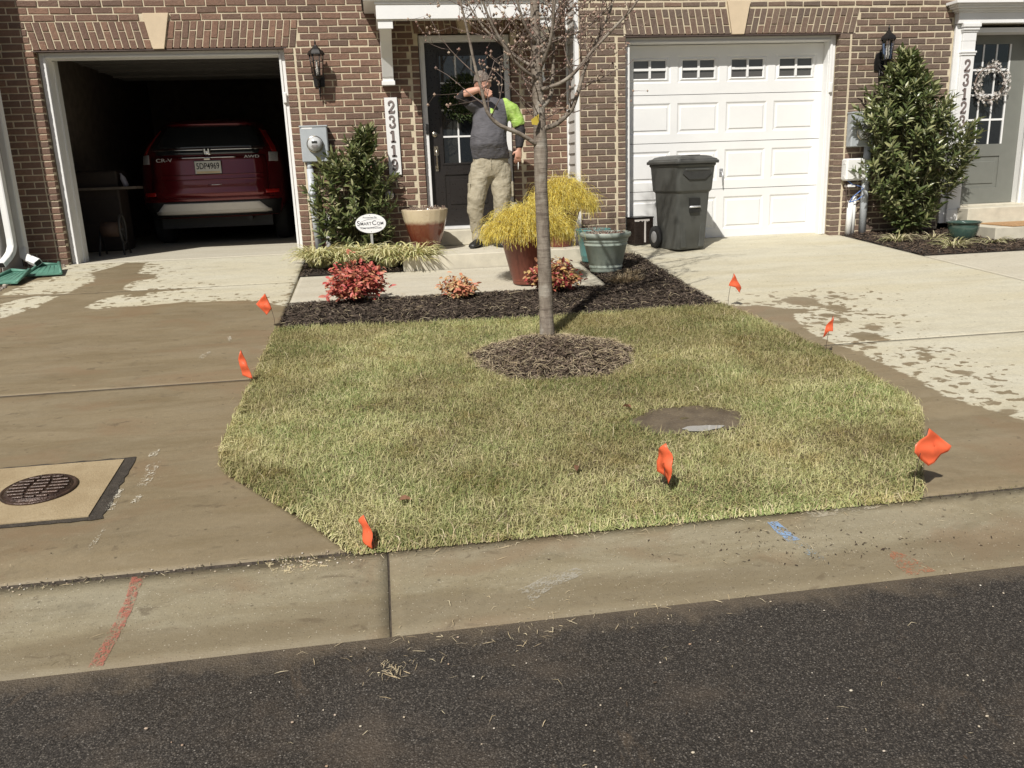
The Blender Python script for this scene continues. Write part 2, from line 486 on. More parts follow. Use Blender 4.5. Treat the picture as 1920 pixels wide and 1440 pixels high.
WET = [(2.5, -3.292), (2.961, -3.384), (3.087, -3.521), (3.27, -3.566), (3.205, -3.659), (3.067, -3.685), (2.992, -3.895), (2.951, -4.199), (2.961, -4.442), (3.002, -4.587), (3.021, -4.803), (3.05, -5.046), (3.058, -5.333), (3.044, -5.525), (3.097, -5.688), (3.195, -5.946), (3.31, -6.161), (3.5, -6.9), (2.0, -6.9), (2.2, -5.6)]
ISL = [(3.316, -3.322, 0.145, 0.153), (3.377, -3.454, 0.057, 0.085), (3.472, -3.603, 0.081, 0.13), (3.306, -3.789, 0.084, 0.071), (3.437, -4.161, 0.058, 0.082), (3.267, -4.371, 0.102, 0.119), (3.145, -4.597, 0.048, 0.047), (3.401, -4.828, 0.048, 0.079), (3.393, -5.189, 0.054, 0.05), (3.224, -5.685, 0.037, 0.036), (3.214, -5.813, 0.059, 0.043), (3.351, -5.713, 0.029, 0.02), (3.644, -3.22, 0.044, 0.036), (3.701, -3.283, 0.059, 0.036), (3.139, -3.957, 0.039, 0.038), (3.073, -3.968, 0.026, 0.024), (3.266, -3.971, 0.079, 0.039), (3.107, -4.748, 0.023, 0.022), (3.182, -4.96, 0.028, 0.024), (3.229, -5.495, 0.03, 0.019), (3.365, -5.563, 0.041, 0.021), (3.008, -5.092, 0.044, 0.019), (3.183, -5.257, 0.032, 0.024)]
def wet_left(P):
    d = np.maximum.reduce([sdf_poly(P, q) for q in DRY])
    return -d
def wet_right(P):
    d = sdf_poly(P, WET)
    for x, y, a, b in ISL:
        a = max(a, .02); b = max(b, .02)
        r = np.hypot((P[:, 0]-x)/a, (P[:, 1]-y)/b)
        d = np.maximum(d, (1-r)*min(a, b))
    return d

def slab(name, y0, y1, xl, xr, mat, parent=None, step=.035, zoff=0.0, wet=None, skirt=.08, label=None, zf=gz):
    """a concrete slab between two side lines, following the fall of the ground"""
    ny = max(2, int(abs(y1-y0)/step)); nx = max(2, int((xr(y0)-xl(y0))/step))
    ys = np.linspace(y0, y1, ny+1); V = []
    for y in ys:
        a, b = xl(y), xr(y); z = zf(y)+zoff
        for i in range(nx+1): V.append((a+(b-a)*i/nx, y, z))
    V = np.array(V)
    id_ = np.arange((ny+1)*(nx+1)).reshape(ny+1, nx+1)
    F = np.stack([id_[:-1, :-1], id_[:-1, 1:], id_[1:, 1:], id_[1:, :-1]], -1).reshape(-1, 4)
    edge = np.concatenate([id_[0, :], id_[1:, -1], id_[-1, -2::-1], id_[-2:0:-1, 0]])
    n0 = len(V); low = V[edge].copy(); low[:, 2] -= skirt
    k = len(edge); j = (np.arange(k)+1) % k
    S = np.stack([edge, n0+np.arange(k), n0+j, edge[j]], -1)
    V = np.vstack([V, low]); F = np.vstack([F, S])
    if y1 < y0: F = F[:, ::-1]
    me = fast_mesh(name, V, F)
    if wet is not None:
        val = wet(V[:, :2]) if callable(wet) else np.full(len(V), wet)
        a = me.attributes.new('wet', 'FLOAT', 'POINT'); a.data.foreach_set('value', val.astype(np.float32))
    me.materials.append(mat)
    o = obj(name, me, parent)
    if label: o['label'] = label
    return o

# ------------------------------------------------------------------ ground, road, kerb, drives
def sheet(name, pts_y, x0, x1, zoff, mat, kind='structure', parent=None):
    V = []; F = []
    for y in pts_y:
        V += [(x0, y, gz(y)+zoff), (x1, y, gz(y)+zoff)]
    for i in range(len(pts_y)-1): F.append((2*i, 2*i+1, 2*i+3, 2*i+2))
    mb = MB(); mb.add(V, F); o = mb.build(name, mat, parent)
    if kind: o['kind'] = kind
    return o
sheet('ground', (-220, -7.1, -6.75, -6.42, 0, 220), -220, 220, -.085, groundm)
road = sheet('road', (-13.5, -7.095), -40, 40, 0.0, asphalt)
curb = thing('curb', None, None); curb['kind'] = 'structure'
for a, b, lb in ((-6.2, -3.10, None), (-3.09, -.079, None), (-.071, 2.985, None), (2.995, 6.0, None), (6.01, 9.2, None)):
    slab('curb_slab', -6.600, -7.098, lambda y, a=a: a, lambda y, b=b: b, curb_m, curb, step=.05, zoff=.003, wet=1.0)

def piecewise(pts):
    ys = [p[1] for p in pts][::-1]; xs = [p[0] for p in pts][::-1]
    return lambda y: float(np.interp(y, ys, xs))
LE = piecewise([(-.87, 1), (-.866, -1.1), (-.85, -3.25), (-.868, -5.50), (-.84, -5.66), (-.785, -5.79), (-.224, -6.557), (-.20, -6.7)])
RW = piecewise([(2.63, 1), (2.63, -1.2), (2.635, -3.34), (2.76, -4.2), (2.81, -4.98), (2.79, -5.60), (2.70, -5.80), (2.16, -6.59), (2.1, -6.8)])
RE = piecewise([(5.25, 1), (5.25, -.47), (5.41, -2.1), (5.53, -3.1), (5.9, -6.6), (5.95, -7)])
dl = thing('driveway', None, None); dl['kind'] = 'structure'
cl = lambda v: (lambda y: v)
slab('driveway_slab', 0.02, -1.500, cl(-3.62), LE, drive_m, dl, wet=wet_left)
slab('driveway_slab', -1.506, -4.372, cl(-3.62), LE, drive_m, dl, wet=wet_left)
slab('driveway_slab', -4.392, -6.572, cl(-3.62), LE, drive_m, dl, wet=wet_left)
dr = thing('driveway', None, None); dr['kind'] = 'structure'
slab('driveway_slab', -.215, -4.480, RW, RE, drive_m, dr, wet=wet_right)
slab('driveway_slab', -4.496, -6.580, RW, RE, drive_m, dr, wet=wet_right)
fl = slab('garage_floor', 6.2, 0.026, cl(-3.9), cl(-.72), walk_m, None, step=.12, wet=-1.0, zf=lambda y: .002)
fl['kind'] = 'structure'
wk = thing('walkway', None, None); wk['kind'] = 'structure'
slab('walkway_slab', -1.262, -2.44, cl(-.845), cl(1.95), walk_m, wk, wet=-1.0, zoff=-.004)
wk2 = thing('walkway', None, None); wk2['kind'] = 'structure'
slab('walkway_slab', -1.86, -3.1, lambda y: RE(y)+.012, cl(8.6), walk_m, wk2, wet=-1.0)
tag(thing('soil', None, None), kind='structure')
bpy.data.objects['soil'].name = 'soil_joint'
sj = bpy.data.objects['soil_joint']
mb = MB()
for (x0, x1, y0, y1) in ((-6.2, 9.2, -6.61, -6.56), (-3.62, -.86, -4.40, -4.365), (2.7, 5.8, -4.5, -4.475)):
    mb.add([(x0, y0, gz(y0)-.0025), (x1, y0, gz(y0)-.0025), (x1, y1, gz(y1)-.0025), (x0, y1, gz(y1)-.0025)], [(0, 1, 2, 3)])
for xx in (-3.095, -.075, 2.99): mb.add([(xx-.008, -7.096, gz(-7.096)-.001), (xx+.008, -7.096, gz(-7.096)-.001), (xx+.008, -6.75, gz(-6.75)-.001), (xx-.008, -6.75, gz(-6.75)-.001), (xx+.008, -6.602, gz(-6.602)-.001), (xx-.008, -6.602, gz(-6.602)-.001)], [(0, 1, 2, 3), (3, 2, 4, 5)])
mb.build('joint_filler', joint_m, sj)
mb = MB(); mb.add([(-.20, -6.604, gz(-6.604)+.0045), (2.16, -6.604, gz(-6.604)+.0045), (2.16, -6.56, gz(-6.56)+.008), (-.20, -6.56, gz(-6.56)+.008)], [(0, 1, 2, 3)])
mb.build('soil_edge', simple('brown_edge_soil', (.16,.115,.07), .95, var=.4, vs=30, bump=.008, bs=80), sj)

# manhole pad in the left drive
pad = thing('concrete_pad', None, None); pad['kind'] = 'structure'
def flat_poly(name, poly, zoff, mat, parent=None, sub=None):
    mb = MB(); mb.add([(x, y, gz(y)+zoff) for x, y in poly], [tuple(range(len(poly)))])
    o = mb.build(name, mat, parent)
    if o.data.polygons[0].normal.z < 0: o.data.flip_normals()
    return o
tar = simple('tar_seal', (.050,.042,.034), .55, var=.4, vs=30, bump=.006, bs=90)
def ragged(poly, amp=.006, step=.04, seed=1):
    rr = random.Random(seed); out = []
    for i, a in enumerate(poly):
        b = poly[(i+1) % len(poly)]; L = math.hypot(b[0]-a[0], b[1]-a[1]); k = max(1, int(L/step))
        for j in range(k):
            t = j/k; out.append((a[0]+(b[0]-a[0])*t+rr.uniform(-amp, amp), a[1]+(b[1]-a[1])*t+rr.uniform(-amp, amp)))
    return out
flat_poly('tar_seal', ragged([(-2.08,-6.14),(-1.262,-6.137),(-1.282,-5.492),(-2.08,-5.50)], .007), .004, tar, pad)
pad_m = N('sandy_pad_concrete'); pp = pad_m.pos()
pc = pad_m.mix(pad_m.ramp(pad_m.noise(pp, 5, 5), .35, .65), (.32,.245,.145), (.40,.32,.20))
pc = pad_m.mix(pad_m.ramp(pad_m.noise(pp, 60, 4), .5, .75, 0, .5), pc, (.25,.18,.10))
pc = pad_m.mix(pad_m.ramp(pad_m.noise(pp, 3.1, 3), .58, .72, 0, .6), pc, (.22,.155,.085))
pad_mat = pad_m.out(color=pc, rough=.85, spec=.3, normal=pad_m.bump(pad_m.noise(pp, 140, 4), .003))
mb = MB()
px = [(-2.05,-6.108),(-1.322,-6.108),(-1.336,-5.520),(-2.05,-5.520)]
mb.add([(x, y, gz(y)+.009) for x, y in px]+[(x, y, gz(y)-.02) for x, y in px], [(0,1,2,3),(4,5,1,0),(5,6,2,1),(6,7,3,2),(7,4,0,3)])
mb.build('pad_slab', pad_mat, pad)

rust = simple('wet_rusty_iron', (.060,.034,.024), .34, metal=.35, var=.45, vs=26, bump=.004, bs=120, spec=.7)
mh = thing('manhole_cover', 'round rusty iron manhole cover wet in the sandy concrete pad', 'manhole cover', (-1.625, -5.800, gz(-5.800)+.009))
mh.rotation_euler = (math.atan(.088), 0, 0); mh.scale = (.94, .90, 1)
mb = MB(); mb.lathe([(.001,.0),(.170,.0),(.172,.006),(.160,.012),(.155,.006),(.148,.006),(.146,.012),(.001,.012)], 48, cap=False)
mb.build('cover_plate', rust, mh)
for i, yy in enumerate(np.linspace(-.11, .11, 7)):
    hw = math.sqrt(.135**2-yy*yy)
    for (a, b) in ((-hw, -hw*.36), (-hw*.28, hw*.28), (hw*.36, hw)):
        if b-a > .03:
            m2 = MB(); m2.box(a, b, yy-.008, yy+.008, .012, .021, .003); m2.build('rib', rust, mh)

# ------------------------------------------------------------------ brick walls
class Bricks:
    def __init__(s):
        s.cells = []          # (x0,x1,z0,z1) axis bricks or 4-point polygons
    def field(s, x0, x1, z0, z1, course=.0677, bl=.203, off=0.0, left=None, right=None, j=.0135):
        k0 = int(math.floor((z0+1e-6)/course)); k1 = int(math.ceil((z1-1e-6)/course))
        for k in range(k0, k1):
            a = max(k*course, z0)+j*.5; b = min((k+1)*course, z1)-j*.5
            if b-a < .02: continue
            zm = (a+b)/2
            xa = left(zm) if left else x0; xb = right(zm) if right else x1
            st = off + (bl*.5 if k % 2 else 0)
            i = math.floor((xa-st)/bl)
            while True:
                c = st+i*bl; d = c+bl
                if c >= xb-1e-6: break
                c2 = max(c, xa)+j*.5; d2 = min(d, xb)-j*.5
                if d2-c2 > .022:
                    s.cells.append((c2, d2, a, b))
                i += 1
    def stack(s, x0, x1, z0, z1, course=.0677, j=.0135):
        k0 = int(math.floor((z0+1e-6)/course)); k1 = int(math.ceil((z1-1e-6)/course))
        for k in range(k0, k1):
            a = max(k*course, z0)+j*.5; b = min((k+1)*course, z1)-j*.5
            if b-a > .02: s.cells.append((x0+j*.5, x1-j*.5, a, b))

_brick_cache = {}
def brick_mesh(poly, depth, key=None):
    """rounded brick: outline in xz, front at y=0"""
    if key is not None and key in _brick_cache: return _brick_cache[key]
    cx = sum(p[0] for p in poly)/len(poly); cz = sum(p[1] for p in poly)/len(poly)
    def ins(p, d):
        w_ = max(abs(q[0]-cx) for q in poly); h_ = max(abs(q[1]-cz) for q in poly)
        return (cx+(p[0]-cx)*(1-d/w_), cz+(p[1]-cz)*(1-d/h_))
    a = [(p[0], depth, p[1]) for p in poly]
    b = [(p[0], .0035, p[1]) for p in poly]
    c = [(ins(p, .0035)[0], 0, ins(p, .0035)[1]) for p in poly]
    n = len(poly); f = []
    for i in range(n):
        j = (i+1) % n
        f.append((i, j, n+j, n+i)); f.append((n+i, n+j, 2*n+j, 2*n+i))
    f.append(tuple(2*n+i for i in range(n)))
    me = bpy.data.meshes.new('brick'); me.from_pydata(a+b+c, [], f); me.update()
    if key is not None: _brick_cache[key] = me
    return me

def lay(cells, ywall, mat, parent, pname='brick', limit=300, seed=1):
    """cells nearest the camera become parts, the rest one part"""
    rr = random.Random(seed)
    def ctr(c):
        if len(c) == 4 and not isinstance(c[0], tuple): return ((c[0]+c[1])/2, (c[2]+c[3])/2)
        return (sum(p[0] for p in c)/4, sum(p[1] for p in c)/4)
    vis = []
    for c in cells:
        x, z = ctr(c)
        sc_ = (x-.5)**2*.15+(z-1.2)**2*.5+(8 if z > 2.72 else 0)
        if len(c) == 4 and not isinstance(c[0], tuple): sc_ += 3*(.2-(c[1]-c[0]))
        vis.append((sc_, c))
    vis.sort(key=lambda t: t[0])
    rest = MB()
    for i, (s_, c) in enumerate(vis):
        x, z = ctr(c); dy = rr.uniform(-.003, .003)
        if isinstance(c[0], tuple): poly = [(p[0]-x, p[1]-z) for p in c]; key = (mat.name, tuple((round(p[0], 3), round(p[1], 3)) for p in poly))
        else:
            hw = (c[1]-c[0])/2; hh = (c[3]-c[2])/2
            e = .0026
            key = (mat.name, round(hw, 3), round(hh, 3), rr.randint(0, 3))
            poly = [(-hw+rr.uniform(-e, e), -hh+rr.uniform(-e, e)), (hw+rr.uniform(-e, e), -hh+rr.uniform(-e, e)), (hw+rr.uniform(-e, e), hh+rr.uniform(-e, e)), (-hw+rr.uniform(-e, e), hh+rr.uniform(-e, e))]
        me = brick_mesh(poly, .088, key)
        if i < limit:
            if not me.materials: me.materials.append(mat)
            o = obj(pname, me, parent, (x, ywall+dy, z))
            o.rotation_euler = (0, rr.uniform(-.004, .004), 0)
        else:
            rest.add([(v.co.x+x, v.co.y+ywall+dy, v.co.z+z) for v in me.vertices], [tuple(p.vertices) for p in me.polygons])
    if rest.v:
        o = rest.build(pname+'s', mat, parent); o['kind'] = 'stuff'

def jack_arch(xl0, xr0, xl1, xr1, z0, z1, key, cw=.0715, j=.012):
    """splayed soldier arch: bottom xl0..xr0, top xl1..xr1, keystone gap key=(kb0,kb1,kt0,kt1)"""
    cells = []
    def half(b0, b1, t0, t1, flip):
        n = max(1, round(abs(b1-b0)/cw))
        for i in range(n):
            u0, u1 = i/n, (i+1)/n
            def X(u, v):
                return (b0+(b1-b0)*u)*(1-v)+(t0+(t1-t0)*u)*v
            split = .36 if (i % 2) ^ flip else .66
            g = j*.5/(z1-z0)*1.0; gu = j*.5/cw/n
            for v0, v1 in ((0, split), (split, 1)):
                v0_, v1_ = v0+g, v1-g
                cells.append(((X(u0+gu, v0_), z0+(z1-z0)*v0_), (X(u1-gu, v0_), z0+(z1-z0)*v0_), (X(u1-gu, v1_), z0+(z1-z0)*v1_), (X(u0+gu, v1_), z0+(z1-z0)*v1_)))
    half(xl0, key[0], xl1, key[2], 0)
    half(key[1], xr0, key[3], xr1, 1)
    return cells

def wall_core(parent, yf, thick, x0, x1, z1, holes, mat=mortar, name='wall'):
    """mortar wall behind the bricks with rectangular holes"""
    xs = sorted({x0, x1} | {h[0] for h in holes} | {h[1] for h in holes})
    mb = MB(); y0 = yf+.008; y1 = y0+thick
    for a, b in zip(xs[:-1], xs[1:]):
        m = (a+b)/2; hs = [h for h in holes if h[0] < m < h[1]]
        if hs: mb.box(a, b, y0, y1, hs[0][3], z1)
        else: mb.box(a, b, y0, y1, -.12, z1)
    return mb.build(name, mat, parent)

# ---- middle house (garage open, black door)
house = thing('brick_townhouse', 'red brick townhouse with open garage, black front door and white canopy', 'house')
G0, G1, GT = -3.380, -.918, 2.162
D0, D1_, DT = .509, 1.503, 2.278
wall_core(house, 0, .22, -3.84, 2.145, 6.2, [(G0-.009, G1+.009, 0, GT+.02), (D0-.009, D1_+.009, 0, DT+.02)])
B = Bricks()
ARZ = 2.437
aL = lambda z: -3.385-(z-GT)*.18
aR = lambda z: -.79+(z-GT)*.18
B.field(-3.84, -3.49, -.03, GT, off=.06); B.stack(-3.49, G0, -.03, GT)
B.stack(G1, -.812, -.03, GT)
B.field(-.800, .405, -.03, GT, off=-.03); B.stack(.415, D0, -.03, GT)
B.stack(D1_, 1.60, -.03, GT); B.field(1.61, 2.145, -.03, GT, off=.02)
B.field(-3.84, 0, GT, ARZ, off=-.03, left=lambda z: -3.84, right=aL)
B.field(0, .5, GT, ARZ, off=-.03, left=aR, right=lambda z: .46-(z-GT)*.1)
B.field(0, .5, GT, ARZ, off=.02, left=lambda z: 1.56+(z-GT)*.1, right=lambda z: 2.145)
B.field(-3.84, -2.30, ARZ, ARZ+.068, off=-.09); B.field(-2.02, 2.145, ARZ, ARZ+.068, off=-.09)
B.field(-3.84, 2.145, ARZ+.068, 3.0, off=-.03)
lay(B.cells, 0, brick_red, house, limit=298, seed=3)
lay(jack_arch(G0-.005, aR(GT), aL(ARZ), aR(ARZ), GT, ARZ, (-2.228, -2.105, -2.275, -2.045)), 0, brick_red, house, 'arch_brick', seed=4)
lay(jack_arch(.46, 1.56, .43, 1.59, DT, ARZ+.1, (.95, 1.07, .90, 1.12)), -.002, brick_red, house, 'arch_brick', seed=5, limit=100)
def keystone(p, poly, y, back=.0):
    mb = MB(); mb.prism(poly, 'y', y, y+.04); return bevel(mb.build('keystone', keystone_m, p), .003)
keystone(house, [(-2.222,GT+.002),(-2.112,GT+.002),(-2.028,2.508),(-2.285,2.508)], -.022)
keystone(house, [(.962,DT+.004),(1.058,DT+.004),(1.11,2.535),(.905,2.535)], -.018)
mb = MB(); mb.box(G0-.03, G1+.03, .004, .10, GT-.006, GT+.002); mb.build('lintel', steel_m, house)

def garage_frame(p, x0, x1, zt, y, left_in=.30, right_in=.23):
    """white brickmould and jambs round a garage opening, front face at y"""
    f = thing('garage_frame', None, None); f.parent = p
    tw = .062
    for nm, bx in (('jamb_trim', (x0, x0+tw)), ('jamb_trim', (x1-tw, x1))):
        m = MB(); m.box(bx[0]+.001, bx[1], y, y+.03, -.03, zt-.004, .004)
        s_ = 1 if bx[0] == x0 else -1
        e = bx[1] if s_ == 1 else bx[0]
        m.box(min(e, e-s_*.025)-0.0, max(e, e-s_*.025), y-.010, y+.0, -.03, zt-.004-tw+.02, .003)
        m.build(nm, white, f)
    m = MB(); m.box(x0+tw, x1-tw, y+.001, y+.03, zt-.004-.055, zt-.004, .004); m.box(x0+tw, x1-tw, y-.009, y+.001, zt-.059, zt-.040, .003); m.build('head_trim', white, f)
    m = MB(); m.box(x0+.012, x0+tw+.004, y+.03, y+left_in, -.03, zt-.03); m.box(x0+tw+.004, x0+tw+.018, y+left_in*.5, y+left_in*.62, -.03, zt-.07); m.build('jamb', white, f)
    m = MB(); m.box(x1-tw-.004, x1-.012, y+.03, y+right_in, -.03, zt-.03); m.build('jamb', white, f)
    m = MB(); m.box(x0+tw+.004, x1-tw-.004, y+.03, y+.20, zt-.06, zt-.02); m.build('head_jamb', white, f)
    return f
garage_frame(house, G0, G1, GT, .095, .33, .22)
# garage room behind the opening
dk = simple('garage_wall_paint', (.16,.13,.105), .9, var=.2)
mb = MB()
mb.box(-3.98, -3.86, .23, 6.3, -.05, 2.75); mb.box(-.70, -.58, .23, 6.3, -.05, 2.75); mb.box(-3.98, -.58, 6.3, 6.42, -.05, 2.75); mb.box(-3.98, -.58, .23, 6.3, 2.60, 2.72)
mb.box(-3.86, G0-.0, .23, .30, -.05, 2.60); mb.box(G1, -.70, .23, .30, -.05, 2.60); mb.box(G0, G1, .23, .30, GT+.02, 2.60)
mb.build('garage_room', dk, house)
mb = MB(); mb.box(-3.3, -1.0, .5, 2.9, 2.17, 2.21)
for i in range(4): mb.box(-3.3, -1.0, .52+i*.6, .54+i*.6, 2.15, 2.17)
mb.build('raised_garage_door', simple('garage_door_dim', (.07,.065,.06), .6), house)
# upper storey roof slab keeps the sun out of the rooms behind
mb = MB(); mb.box(-3.98, 2.2, .23, 7, 6.1, 6.2); mb.box(-3.98, 2.2, 6.9, 7.0, -.1, 6.1); mb.box(-3.98,-3.9,.23,6.9,2.76,6.1); mb.build('roof', dk, house)

# front door
door = thing('front_door', None, None); door.parent = house
fr = thing('door_frame', None, None); fr.parent = house
for a, b in ((D0+.001, D0+.060), (D1_-.060, D1_-.001)):
    m = MB(); m.box(a, b, .068, .10, .20, DT-.004, .004); m.box(a+.006, b-.006, .10, .20, .20, DT-.03); m.build('door_jamb', white, fr)
m = MB(); m.box(D0+.060, D1_-.060, .068, .10, DT-.062, DT-.004, .004); m.box(D0+.05, D1_-.05, .10, .20, DT-.07, DT-.03); m.build('door_head', white, fr)
m = MB(); m.box(D0+.02, D1_-.02, -.03, .16, .196, .226, .004); m.build('door_sill', simple('sill_metal', (.62,.62,.62), .4, var=.05), fr)
dx0, dx1, dz0, dz1 = D0+.064, D1_-.064, .232, DT-.07
gx0, gx1, gzb, gzt = .728, 1.262, .93, 2.075      # glazed opening
m = MB()
yd = .150
m.box(dx0, gx0, yd, yd+.04, dz0, dz1); m.box(gx1, dx1, yd, yd+.04, dz0, dz1)
m.box(gx0, gx1, yd, yd+.04, gzt, dz1); m.box(gx0, gx1, yd, yd+.04, gzb-.13, gzb)
m.box(gx0, gx1, yd, yd+.04, dz0, dz0+.17)
m.box(gx0, gx1, yd+.012, yd+.04, dz0+.17, gzb-.13)
m.build('slab', door_black, door)
m = MB(); m.box(gx0+.05, gx1-.05, yd+.002, yd+.012, dz0+.235, gzb-.185, .008); m.build('raised_panel', door_black, door)
m = MB()
for a, b, c, d in ((gx0-.022, gx0, gzb-.022, gzt+.022), (gx1, gx1+.022, gzb-.022, gzt+.022)): m.box(a, b, yd-.008, yd, c, d, .003)
m.box(gx0, gx1, yd-.008, yd, gzt, gzt+.022, .003); m.box(gx0, gx1, yd-.008, yd, gzb-.022, gzb, .003)
m.build('glazing_bead', door_black, door)
cw = (gx1-gx0)/3; ch = (gzt-gzb)/4
for i in range(3):
    for j in range(4):
        m = MB(); m.box(gx0+i*cw, gx0+(i+1)*cw, yd+.012, yd+.018, gzb+j*ch, gzb+(j+1)*ch); m.build('pane', dark_glass, door)
for i in (1, 2):
    m = MB(); m.box(gx0+i*cw-.009, gx0+i*cw+.009, yd+.004, yd+.011, gzb, gzt); m.build('glazing_bar', white, door)
for j in (1, 2, 3):
    m = MB(); m.box(gx0, gx1, yd+.005, yd+.0105, gzb+j*ch-.009, gzb+j*ch+.009); m.build('glazing_bar', white, door)
m = MB()
m.lathe([(.001,0),(.032,0),(.032,.006),(.026,.012),(.012,.014),(.001,.014)], 20, cap=False)
dbl = m.build('deadbolt', nickel, door, (dx0+.062, yd, 1.245)); dbl.rotation_euler = (R(90), 0, 0)
m = MB(); m.box(-.026, .026, -.010, 0, -.045, .055, .012); m.tube([(0,-.01,.03),(0,-.045,.02),(0,-.055,-.03),(0,-.052,-.12),(0,-.03,-.175),(0,-.008,-.185)], [.010,.010,.009,.009,.010,.012], 8)
m.box(-.018, .018, -.008, 0, -.215, -.155, .008); m.box(-.012,.012,-.05,-.02,.045,.056,.003)
m.build('door_handle', nickel, door, (dx0+.070, yd, 1.06))
tag(MB().box(.5385, .5665, .054, .068, 1.245, 1.355, .004).build('doorbell', simple('black_plastic', (.02,.02,.02), .35)), 'small black video doorbell on white door frame beside the black door', 'doorbell')

# canopy over the door
can = thing('canopy', None, None); can.parent = house
CX0, CX1, CP, CZ0, CZ1 = .072, 1.915, -.655, 2.318, 2.455
m = MB()
m.box(CX0, CX1, CP, CP+.10, CZ0, CZ1, .004)                     # front beam
m.box(CX0, CX0+.10, CP+.10, 0, CZ0+.001, CZ1-.001); m.box(CX1-.10, CX1, CP+.10, 0, CZ0+.001, CZ1-.001)
m.build('beam', white, can)
m = MB(); m.box(CX0-.012, CX1+.012, CP-.010, 0, CZ1, CZ1+.03, .004); m.box(CX0-.12, CX1+.06, CP-.035, 0, CZ1+.03, CZ1+.055, .006); m.build('cornice', white, can)
m = MB(); m.box(CX0+.10, CX1-.10, CP+.10, 0, CZ1-.03, CZ1-.001); m.build('ceiling_board', offwhite, can)
m = MB(); m.prism([(CX0-.14, CZ1+.056), (CX1+.12, CZ1+.056), ((CX0+CX1)/2, CZ1+.75)], 'y', CP-.03, .0); m.build('canopy_roof', simple('charcoal_shingle', (.06,.055,.05), .9, var=.3, bump=.004), can)
for bx in (.098, 1.74):
    m = MB()
    prof = [(-.0, 1.772), (-.085, 1.772), (-.095, 1.80), (-.095, 1.825), (-.11, 1.84), (-.20, 2.02), (-.34, 2.16), (-.52, 2.25), (-.60, 2.27), (-.60, CZ0), (0, CZ0)]
    n_ = len(prof)
    m.prism(prof, 'x', bx, bx+.118)
    m.prism([(-.0, 1.755), (-.105, 1.755), (-.105, 1.80), (0, 1.80)], 'x', bx-.012, bx+.130)
    m.prism([(-.605, 2.235), (-.635, 2.235), (-.635, CZ0), (-.605, CZ0)], 'x', bx-.015, bx+.133)
    bevel(m.build('bracket', white, can), .004)

# siding return at the step between the houses
sid = thing('siding_return', None, None); sid.parent = house
mb = MB(); mb.box(2.160, 2.20, -.455, .0, -.1, 6.2); mb.build('sheathing', offwhite, sid)
k = 0
zz = -.05
while zz < 2.7:
    m = MB()
    m.add([(2.150,-.40,zz+.115),(2.150,-.004,zz+.115),(2.134,-.004,zz),(2.134,-.40,zz),(2.160,-.40,zz),(2.160,-.004,zz),(2.160,-.40,zz+.115),(2.160,-.004,zz+.115)], [(0,1,2,3),(3,2,5,4),(0,3,4,6),(1,7,5,2)])
    m.build('siding_board', siding_m, sid)
    zz += .115
m = MB(); m.box(2.122, 2.165, -.462, -.402, -.06, 2.9); m.box(2.124, 2.16, -.030, -.003, -.06, 2.9); m.build('corner_trim', white, sid)

# ---- right house
house2 = thing('brick_townhouse', 'brown brick townhouse with closed white garage door and grey front door', 'house')
YR = -.47
H0, H1, HT = 2.683, 5.122, 2.160
E0, E1, ET = 6.50, 7.88, 2.24
wall_core(house2, YR, .22, 2.166, 9.4, 6.2, [(H0-.009, H1+.009, 0, HT+.02), (E0, E1, 0, ET)])
B = Bricks()
bL = lambda z: 2.678-(z-HT)*.18
bR = lambda z: 5.285+(z-HT)*.20
AR2 = 2.425
B.field(2.166, 2.572, -.06, HT, off=.02); B.stack(2.583, H0, -.06, HT)
B.stack(H1, 5.248, -.06, HT); B.field(5.260, 6.485, -.06, HT, off=.07)
B.field(0, 1, HT, AR2, off=.02, left=lambda z: 2.166, right=bL)
B.field(0, 1, HT, AR2, off=.07, left=bR, right=lambda z: 6.485 if z < 2.37 else 6.42)
B.field(2.166, 3.785, AR2, AR2+.068, off=.05); B.field(4.06, 9.0, AR2, AR2+.068, off=.0)
B.field(2.166, 9.0, AR2+.068, 3.0, off=.02)
lay(B.cells, YR, brick_brown, house2, limit=298, seed=13)
lay(jack_arch(2.684, bR(HT)-.003, bL(AR2), bR(AR2), HT, AR2, (3.852, 4.0, 3.80, 4.05)), YR, brick_brown, house2, 'arch_brick', seed=14)
keystone(house2, [(3.858,HT+.002),(3.994,HT+.002),(4.054,2.495),(3.793,2.495)], YR-.022)
mb = MB(); mb.box(H0-.03, H1+.18, YR+.004, YR+.10, HT-.006, HT+.002); mb.build('lintel', steel_m, house2)
garage_frame(house2, H0, H1, HT, YR+.090, .14, .14)
gd = thing('garage_door', None, None); gd.parent = house2
gxa, gxb = H0+.062, H1-.062
zs = [-.02, .535, 1.062, 1.578, 2.10]
def gpanel(mb, x0, x1, z0, z1, y):
    """raised-and-fielded panel pressed into the sheet"""
    for a, b, c, d, ya in ((x0, x1, z0, z1, 0),):
        d1, d2, d3 = .018, .034, .046
        o_ = [(x0,y,z0),(x1,y,z0),(x1,y,z1),(x0,y,z1)]
        i1 = [(x0+d1,y+.010,z0+d1),(x1-d1,y+.010,z0+d1),(x1-d1,y+.010,z1-d1),(x0+d1,y+.010,z1-d1)]
        i2 = [(x0+d2,y+.010,z0+d2),(x1-d2,y+.010,z0+d2),(x1-d2,y+.010,z1-d2),(x0+d2,y+.010,z1-d2)]
        i3 = [(x0+d3,y+.001,z0+d3),(x1-d3,y+.001,z0+d3),(x1-d3,y+.001,z1-d3),(x0+d3,y+.001,z1-d3)]
        v = o_+i1+i2+i3; f = []
        for r_ in range(3):
            for q in range(4):
                f.append((r_*4+q, r_*4+(q+1) % 4, (r_+1)*4+(q+1) % 4, (r_+1)*4+q))
        f.append((12,13,14,15)); mb.add(v, f)
